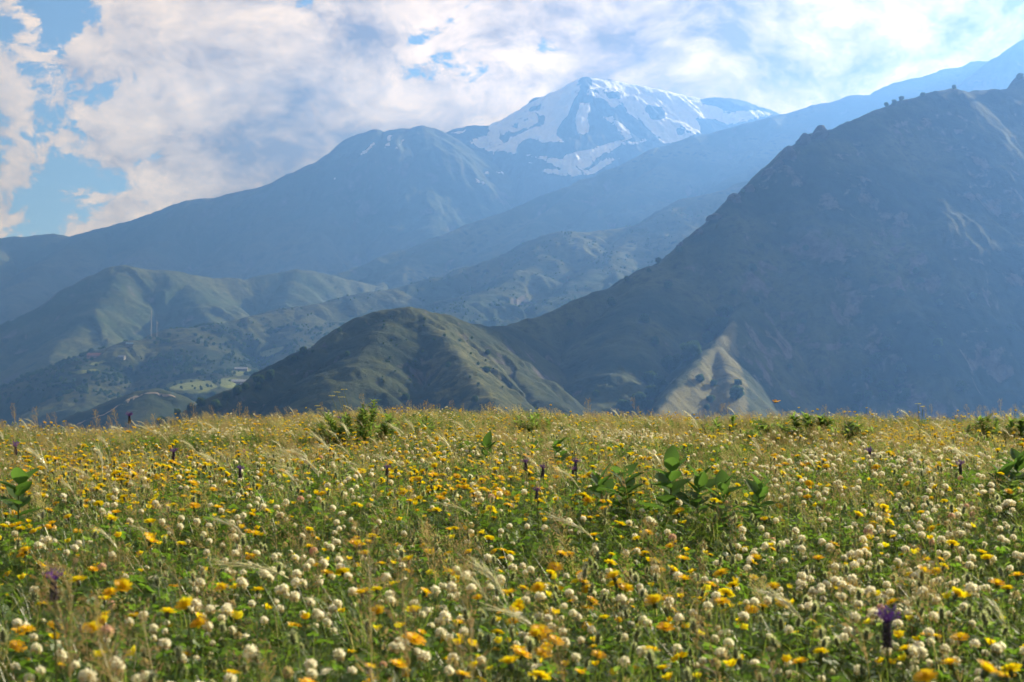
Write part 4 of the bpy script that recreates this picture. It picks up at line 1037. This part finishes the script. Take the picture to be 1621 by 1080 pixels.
YP = [(150, 735, 260, 35, 1.0), (420, 700, 200, 20, .5), (820, 760, 260, 40, .7), (820, 950, 300, 120, .75), (1060, 870, 140, 40, .9), (1430, 685, 170, 14, 1.0), (300, 780, 200, 30, .6), (150, 840, 150, 50, .5), (1200, 900, 300, 80, .35), (1500, 1000, 250, 80, .4), (700, 690, 120, 12, .4)]
WP = [(1420, 860, 260, 70, 1.0), (1300, 930, 260, 60, .7), (440, 850, 130, 45, .95), (1000, 690, 110, 9, 1.0), (1270, 690, 120, 14, .7), (330, 1065, 160, 30, .9), (40, 1000, 90, 90, .6), (700, 880, 160, 60, .5), (1400, 735, 170, 18, 1.0), (960, 850, 130, 40, .5), (720, 705, 150, 12, .5), (330, 680, 90, 8, .8), (1500, 800, 170, 40, .7), (1000, 960, 200, 80, .3)]
x, y = fan(38000, 1.3, YF, 1.5, 601); x, y = thin(x, y, np.clip(.04 + .55 * patches(x, y, YP) + .42 * NZ(x, y, .42, 71), 0.015, 1), 602)
grow('yellow_flower', x, y, 603, None, YEL, 'yellow rayed flowers of the near meadow', 'yellow many-petalled flower head on a thin stem in the nearer half of the meadow', 'flower',
     'yellow_flowers', 'countless small yellow flower heads spread over the farther meadow')
x, y = fan(34000, 1.3, YF, 1.5, 611); x, y = thin(x, y, np.clip(.05 + .48 * patches(x, y, YP) + .45 * NZ(x, y, .30, 72), 0.012, 1), 612)
grow('buttercup', x, y, 613, None, BUT, 'little yellow cup flowers of the near meadow', 'little yellow cup-shaped flower on a short stem in the nearer half of the meadow', 'flower',
     'buttercups', 'countless tiny yellow cup flowers spread over the farther meadow')
x, y = fan(66000, 1.3, YF, 1.35, 621); x, y = thin(x, y, np.clip(.02 + .95 * patches(x, y, WP) + .62 * NZ(x, y, .36, 73), 0.015, 1), 622)
grow('white_clover', x, y, 623, None, WHI, 'white clover heads of the near meadow', 'round white or fading clover head in the nearer half of the meadow', 'flower',
     'white_clovers', 'countless white clover heads spread over the farther meadow', smin=.55, smax=1.3)
x, y = fan(1300, 1.5, 12, 1.5, 631); x, y = thin(x, y, np.clip(.12 + .6 * patches(x, y, [(1500, 830, 160, 60, .5), (560, 870, 120, 60, .7), (900, 1000, 200, 80, .2)]), 0, 1), 632)
grow('pink_clover', x, y, 633, None, PNK, 'pink clover heads', 'small pink clover head in the meadow', 'flower', None, None)
x, y = fan(22000, 1.3, 15, 1.35, 641); x, y = thin(x, y, np.clip(.14 + .5 * patches(x, y, [(320, 745, 200, 25, .6), (1000, 880, 250, 70, .3), (1250, 980, 300, 90, .5), (450, 1000, 250, 80, .3)]) + .15 * NZ(x, y, .5, 74), .01, 1), 642)
grow('fuzzy_clover', x, y, 643, None, FUZ, 'grey woolly seed heads of the near meadow', 'grey-green woolly oval seed head in the nearer half of the meadow', 'seed head',
     'fuzzy_clovers', 'countless small woolly seed heads in the farther meadow')
# white daisies, few
DSY = []
for s in range(2):
    DSY.append(flower_variant(s + 90, lambda r: [daisy_head(r, .011, 13, .05)[0], daisy_head(r, .01, 9, .3)[1]], .15, (-.02, 0), ('petals', 'flower_centre'), ('floret', 'disc')))
for (px, py, lb) in ((835, 915, 'white daisy with yellow centre in the middle of the meadow'), (868, 985, 'white daisy with a wide yellow centre low in the middle'), (540, 1005, 'white daisy left of the middle near the bottom edge')):
    gx, gy = gpt(px, py); o = empty('daisy', (gx, gy, float(ground_z(np.array([gx]), np.array([gy]))[0]) + .04)); tag(o, lb, 'flower', 'daisies')
    for nm, me in DSY[px % 2][0]: obj(nm, me, o)

# tall russet panicles and silvery plumes of grass
def pan_variant(seed):
    rnd = random.Random(seed); a, b = MB(), MB(); h = rnd.uniform(.24, .36); lean = (rnd.uniform(-.10, -.01), rnd.uniform(-.03, .03))
    mb = MB(); panicle(mb, rnd, (0, 0, -.01), lean, h, 0, 1, 60, .020, .11)
    sp = MB(); hd = MB()
    for f, m_ in zip(mb.f, mb.mi): (sp if m_ == 0 else hd).face([mb.v[i] for i in f])
    for k in range(4): blade(sp, (0, 0, 0), rnd.uniform(2.0, 4.2), rnd.uniform(.1, .2), .0025, .7, 0)
    return [('stem', sp.mesh('stem', M['straw'])), ('seed_head', hd.mesh('seed_head', M['russet']))], mb.mesh('panicle', [M['straw'], M['russet']])
def plume_variant(seed):
    rnd = random.Random(seed); st, hd = MB(), MB(); h = rnd.uniform(.24, .34)
    plume(st, hd, rnd, (rnd.uniform(-.19, -.07), rnd.uniform(-.05, .05)), h, 0, 0, 60, rnd.uniform(.05, .085))
    j = MB(); j.v = st.v + hd.v; j.f = st.f + [tuple(i + len(st.v) for i in f) for f in hd.f]; j.mi = [0] * len(st.f) + [1] * len(hd.f)
    for k in range(3): blade(st, (0, 0, 0), rnd.uniform(2.0, 4.2), rnd.uniform(.1, .2), .003, .7, 0)
    return [('stem', st.mesh('stem', M['blade'])), ('awned_head', hd.mesh('awned_head', M['silver']))], j.mesh('plume', [M['blade'], M['silver']])
x, y = fan(2600, 1.5, 17, 1.3, 651); x, y = thin(x, y, np.clip(.34 + .3 * NZ(x, y, .9, 75), .05, 1), 652)
grow('seed_stalk', x, y, 653, None, [pan_variant(s) for s in range(6)], 'russet seeding grasses of the near meadow', 'russet seed head on a straw stem in the nearer half of the meadow', 'seed head',
     'seeding_grass', 'russet grass seed heads standing in the farther meadow', nmax=260, yaw=.5)
x, y = fan(900, 2.2, 17.5, 1.7, 661); x, y = thin(x, y, np.clip(.28 + .9 * patches(x, y, [(560, 715, 130, 25, .9), (560, 770, 120, 30, .5), (150, 690, 200, 15, .3), (560, 690, 90, 12, .5)]), .05, 1), 662)
grow('nodding_plume', x, y, 663, None, [plume_variant(s) for s in range(7)], 'silvery nodding grass plumes', 'silvery awned grass head bent to the left by the wind', 'plume', None, None, nmax=300, yaw=.45)

# ------------------------------------------------------------------ tassel hyacinths, each one findable
TLO = []
for s in range(3):
    rnd = random.Random(s + 200); lo, up = tassel_head(rnd); TLO.append((lo.mesh('bells', M['plum']), up.mesh('tassel', M['violet'])))
for k, (px, py, d, sc, lb) in enumerate((
        (1403, 985, 1.95, 0.72, 'large violet tassel flower near the bottom right corner'), (85, 920, 2.25, 0.62, 'violet and plum tassel flower near the left edge low down'), (1377, 716, 7.22, 0.91, 'violet tassel flower standing alone on the right of the meadow'),
        (911, 733, 6.22, 0.79, 'violet tassel flower left of the broad-leaved plant'), (907, 745, 5.67, 0.54, 'small plum tassel flower touching the one left of the broad leaves'), (860, 742, 5.80, 0.74, 'violet tassel flower in the middle of the meadow'), (832, 733, 6.22, 0.71, 'dark plum tassel flower left of the middle one'),
        (850, 778, 4.56, 0.52, 'low violet tassel flower below the middle one'), (540, 664, 13.00, 1.24, 'violet tassel flower beside the yellow umbel bush'), (205, 659, 13.00, 1.33, 'violet tassel flower on the far edge at left'), (25, 707, 7.89, 0.99, 'violet tassel flower at the left edge farther back'),
        (275, 716, 7.22, 0.83, 'violet tassel flower among yellow flowers at left'), (380, 744, 5.71, 0.66, 'plum tassel flower among the woolly heads at left'), (1520, 737, 6.03, 0.77, 'dark plum tassel flower on the right among white clover'), (613, 742, 5.80, 0.59, 'pale violet tassel flower left of the middle of the meadow'))):
    p = at(px, py, d); g = float(ground_z(np.array([p[0]]), np.array([d]))[0]); h = p[2] - g
    root = empty('tassel_flower', (p[0], p[1], g)); tag(root, lb, 'flower', 'tassel hyacinths')
    st = MB(); stem(st, curve_pts((.01, 0, -.01), (-.01, 0), h, 1.5, 5), .0018, 0, 5); obj('stem', st.mesh('stem', M['stem']), root)
    for nm, me in zip(('bells', 'tassel'), TLO[k % 3]):
        o = obj(nm, me, root); o.location = (0, 0, h); o.scale = (sc, sc, sc); o.rotation_euler = (0, random.uniform(-.15, .15), random.uniform(0, 6))

# ------------------------------------------------------------------ broad-leaved plants, leaf by leaf
BL = []
for s in range(5):
    rnd = random.Random(s + 300); mb = MB(); leaf(mb, (0, 0, 0), (1, 0, .12), (0, 0, 1), 1.0, rnd.uniform(.52, .70), 0, 8, rnd.uniform(.2, .42), rnd.uniform(.0, .45), .72); BL.append(mb.mesh('leaf', M['broad'], True))
def broad_plant(px, py_top, d, hgt_px, leaves, label, seed, lf=.085, lean=(0, 0)):
    rnd = random.Random(seed); p = at(px, py_top, d); g = float(ground_z(np.array([p[0]]), np.array([d]))[0]); h = p[2] - g
    root = empty('broadleaf_plant', (p[0] - lean[0], p[1] - lean[1], g)); tag(root, label, 'plant', 'broad-leaved plants in the meadow')
    pts = curve_pts((0, 0, -.01), lean, h * .93, 1.4, 6); st = MB(); stem(st, pts, .0045, 0, 6); obj('stem', st.mesh('stem', M['stem'], True), root)
    a0 = rnd.uniform(0, 3)
    for k in range(leaves):
        t = .30 + .70 * k / (leaves - 1); q = t * 6; i = min(5, int(q)); c = pts[i].lerp(pts[i + 1], q - i)
        a = a0 + (k // 2) * 1.3 + (k % 2) * math.pi + rnd.uniform(-.25, .25); el = .0 + .85 * t ** 3 + rnd.uniform(-.2, .25)
        o = obj('leaf', BL[rnd.randrange(5)], root); o.location = c
        o.rotation_euler = (rnd.uniform(-.3, .3), -el, a); s = lf * rnd.uniform(.75, 1.15) * (1.1 - .25 * t); o.scale = (s, s, s)
broad_plant(1062, 728, 5.40, 60, 18, 'tallest broad-leaved plant, raised in the middle of its group', 1, 0.122)
broad_plant(985, 742, 5.33, 50, 18, 'low broad-leaved plant left of the tallest one', 2, 0.109, (-.03, 0))
broad_plant(950, 748, 5.40, 50, 16, 'leftmost small broad-leaved plant of the group', 3, 0.096, (-.02, 0))
broad_plant(1108, 748, 5.27, 50, 20, 'dark broad-leaved plant just right of the tallest one', 4, 0.109, (.02, 0))
broad_plant(1145, 758, 5.20, 50, 17, 'upright broad-leaved plant between the dark one and the rightmost', 5, 0.096, (.02, 0))
broad_plant(1205, 765, 5.14, 50, 18, 'rightmost broad-leaved plant of the group, leaning right', 6, 0.096, (.05, 0))
broad_plant(30, 752, 4.74, 50, 17, 'upright broad-leaved plant at the left edge of the meadow', 7, 0.109)
broad_plant(1612, 720, 6.06, 60, 19, 'tall broad-leaved plant cut by the right edge', 8, 0.122, (.02, 0))
broad_plant(1585, 745, 5.93, 50, 18, 'broad-leaved plant beside the one at the right edge', 9, 0.109, (-.03, 0))
broad_plant(882, 700, 8.43, 40, 17, 'small broad-leaved plant in the mid meadow above the tassel flowers', 10, 0.109)
broad_plant(770, 700, 8.69, 40, 17, 'small broad-leaved plant in the mid meadow with upright leaves', 11, 0.109)
broad_plant(840, 705, 8.30, 30, 16, 'low broad-leaved plant between the two small mid-meadow ones', 12, 0.096)

# leafy bushes standing up along the edge
def bush(px, py_top, d, wpx, label, seed, flowers=0, nl=520, lsz=.075):
    rnd = random.Random(seed); p = at(px, py_top, d); g = float(ground_z(np.array([p[0]]), np.array([d]))[0]); h = p[2] - g; w = wpx / FPX * d / 2
    root = empty('leafy_bush', (p[0], p[1], g)); tag(root, label, 'bush', 'leafy bushes in the meadow')
    st, lf = MB(), MB(); tops = []
    ns = max(8, int(w * 60))
    for k in range(ns):
        a = rnd.uniform(0, 6.28); rr_ = math.sqrt(rnd.random()); hh = h * (1 - .5 * rr_ ** 2) * rnd.uniform(.75, 1.05)
        pts = curve_pts((rr_ * w * .6 * math.cos(a), rr_ * w * .5 * math.sin(a), -.02), (rr_ * w * .4 * math.cos(a) - .02, rr_ * w * .3 * math.sin(a)), hh, 1.5, 5); stem(st, pts, .0022, 0, 4); tops.append(pts[-1])
        for j in range(3 * nl // ns):
            t = rnd.uniform(.25, 1.0); q = t * 5; i = min(4, int(q)); c = pts[i].lerp(pts[i + 1], q - i); aa = rnd.uniform(0, 6.28)
            d_ = V((math.cos(aa), math.sin(aa), rnd.uniform(.1, 1.3))); leaf(lf, c, d_, (0, 0, 1), lsz * rnd.uniform(.6, 1.2), lsz * rnd.uniform(.20, .34), 0, 4, .3, rnd.uniform(.2, .7), .75)
    obj('stems', st.mesh('stems', M['stem']), root); obj('foliage', lf.mesh('foliage', M['bush_leaf'], True), root)
    return root, tops, rnd
def umbel(root, base, top, rnd, rad=.02):
    st, fl = MB(), MB(); pts = [V(base), V(base).lerp(V(top), .5) + V((.01, 0, 0)), V(top)]; stem(st, pts, .0030, 0, 4)
    for k in range(34):
        a = rnd.uniform(0, 6.28); q = rad * math.sqrt(rnd.random()); c = V(top) + V((q * math.cos(a), q * math.sin(a), .012 + rnd.uniform(-.002, .003))); s = .0035
        for j in range(4):
            b = j * 1.57 + a; d1 = V((math.cos(b), math.sin(b), .35)) * s; d2 = V((math.cos(b + .8), math.sin(b + .8), .1)) * s
            fl.face([c, c + d1 * .9 + d2 * .2, c + d1 + d2 * .6, c + d2 * .9])
        if k % 4 == 0: st.face([V(top), V(top) + V((.0006, 0, 0)), c])
    u = obj('flower_stalk', st.mesh('flower_stalk', M['stem']), root); obj('flower_cluster', fl.mesh('flower_cluster', M['lemon']), u)
b, tp, rn = bush(572, 627, 11.87, 150, 'leafy bush with yellow flower clusters on the meadow edge left of the middle', 11, nl=620)
for (px, py) in ((525, 629), (534, 623), (545, 619), (503, 645), (541, 631), (592, 640), (506, 650)):
    q = at(px, py, 11.87 + rn.uniform(-.1, .1)); t_ = V(q) - b.location; umbel(b, (t_.x * .6, t_.y, t_.z * .45), t_, rn, .03)
bush(872, 641, 13.5, 95, 'dark leafy bush on the skyline of the meadow near the middle', 12, nl=520)
bush(835, 650, 13.6, 60, 'small pale bush left of the dark one on the meadow skyline', 13, nl=260)
bush(1150, 652, 11.6, 110, 'leafy bush on the edge below the bright spur', 14, nl=480)
bush(1290, 657, 10.6, 230, 'widest leafy bush on the right part of the meadow edge', 15, nl=1500, lsz=.08)
bush(1220, 668, 10.63, 80, 'leafy bush joining the left side of the widest one', 16, nl=480)
bush(1590, 649, 11.6, 130, 'dark leafy bush on the edge at the right', 17, nl=800, lsz=.08)
bush(1550, 675, 11.04, 60, 'low bush left of the dark one at the right edge', 18, nl=320)
bush(660, 652, 13.4, 90, 'low leafy bush right of the yellow-flowered one', 19, nl=300)
bush(1610, 752, 5.20, 70, 'dark shaded herb clump low at the right edge', 20, nl=420, lsz=.045)
# lone yellow-flowered stalk on the right
q = at(1453, 642, 10.5); g = float(ground_z(np.array([q[0]]), np.array([10.5]))[0])
root = empty('yellow_umbel_plant', (q[0], q[1], g)); tag(root, 'lone tall stalk with yellow flower clusters right of centre on the edge', 'flower')
rn = random.Random(77)
umbel(root, (0, 0, 0), (0, 0, q[2] - g), rn, .022); umbel(root, (0, 0, .18), (.035, 0, q[2] - g - .02), rn, .016)
lf = MB()
for k in range(14):
    a = k * 2.4; leaf(lf, (0, 0, .03 + .02 * k), (math.cos(a), math.sin(a), .7), (0, 0, 1), .05, .012, 0, 4, .3, .4, .75)
obj('leaves', lf.mesh('leaves', M['bush_leaf']), root)

# ------------------------------------------------------------------ the butterfly crossing the shadow
def butterfly():
    p = at(1228, 637, 6.0); root = empty('butterfly', p, 0.35); tag(root, 'small orange-brown butterfly flying above the right part of the meadow', 'butterfly')
    bd = MB(); bd.tube([(-.010, 0, -.003), (-.005, 0, -.001), (0, 0, 0), (.005, 0, .001), (.008, 0, .001), (.010, 0, .001)], [.0008, .0018, .0021, .0023, .0016, .0006], 7); obj('body', bd.mesh('body', M['insect'], True), root)
    for sy in (-1, 1):
        for nm, out in (('forewing', [(.006, .0), (.010, .010), (.014, .020), (.009, .023), (.003, .019), (-.001, .009), (-.001, 0)]), ('hindwing', [(.000, 0), (-.002, .009), (-.001, .016), (-.007, .017), (-.012, .012), (-.012, .006), (-.006, 0)])):
            w = MB(); up = 0.55 if sy > 0 else 0.35
            pts = [V((a, sy * b * math.cos(up), .001 + b * math.sin(up))) for a, b in out]
            c = sum(pts, V()) / len(pts)
            for k in range(len(pts)): w.face([c + V((0, 0, .0006)), pts[k], pts[(k + 1) % len(pts)]]); 
            o = obj(nm, w.mesh(nm, M['wing']), root)
    an = MB()
    for sy in (-1, 1): an.tube([(.010, 0, .001), (.016, sy * .004, .004), (.020, sy * .006, .005)], [.00025, .0002, .0004], 4)
    obj('antennae', an.mesh('antennae', M['insect']), root)
butterfly()
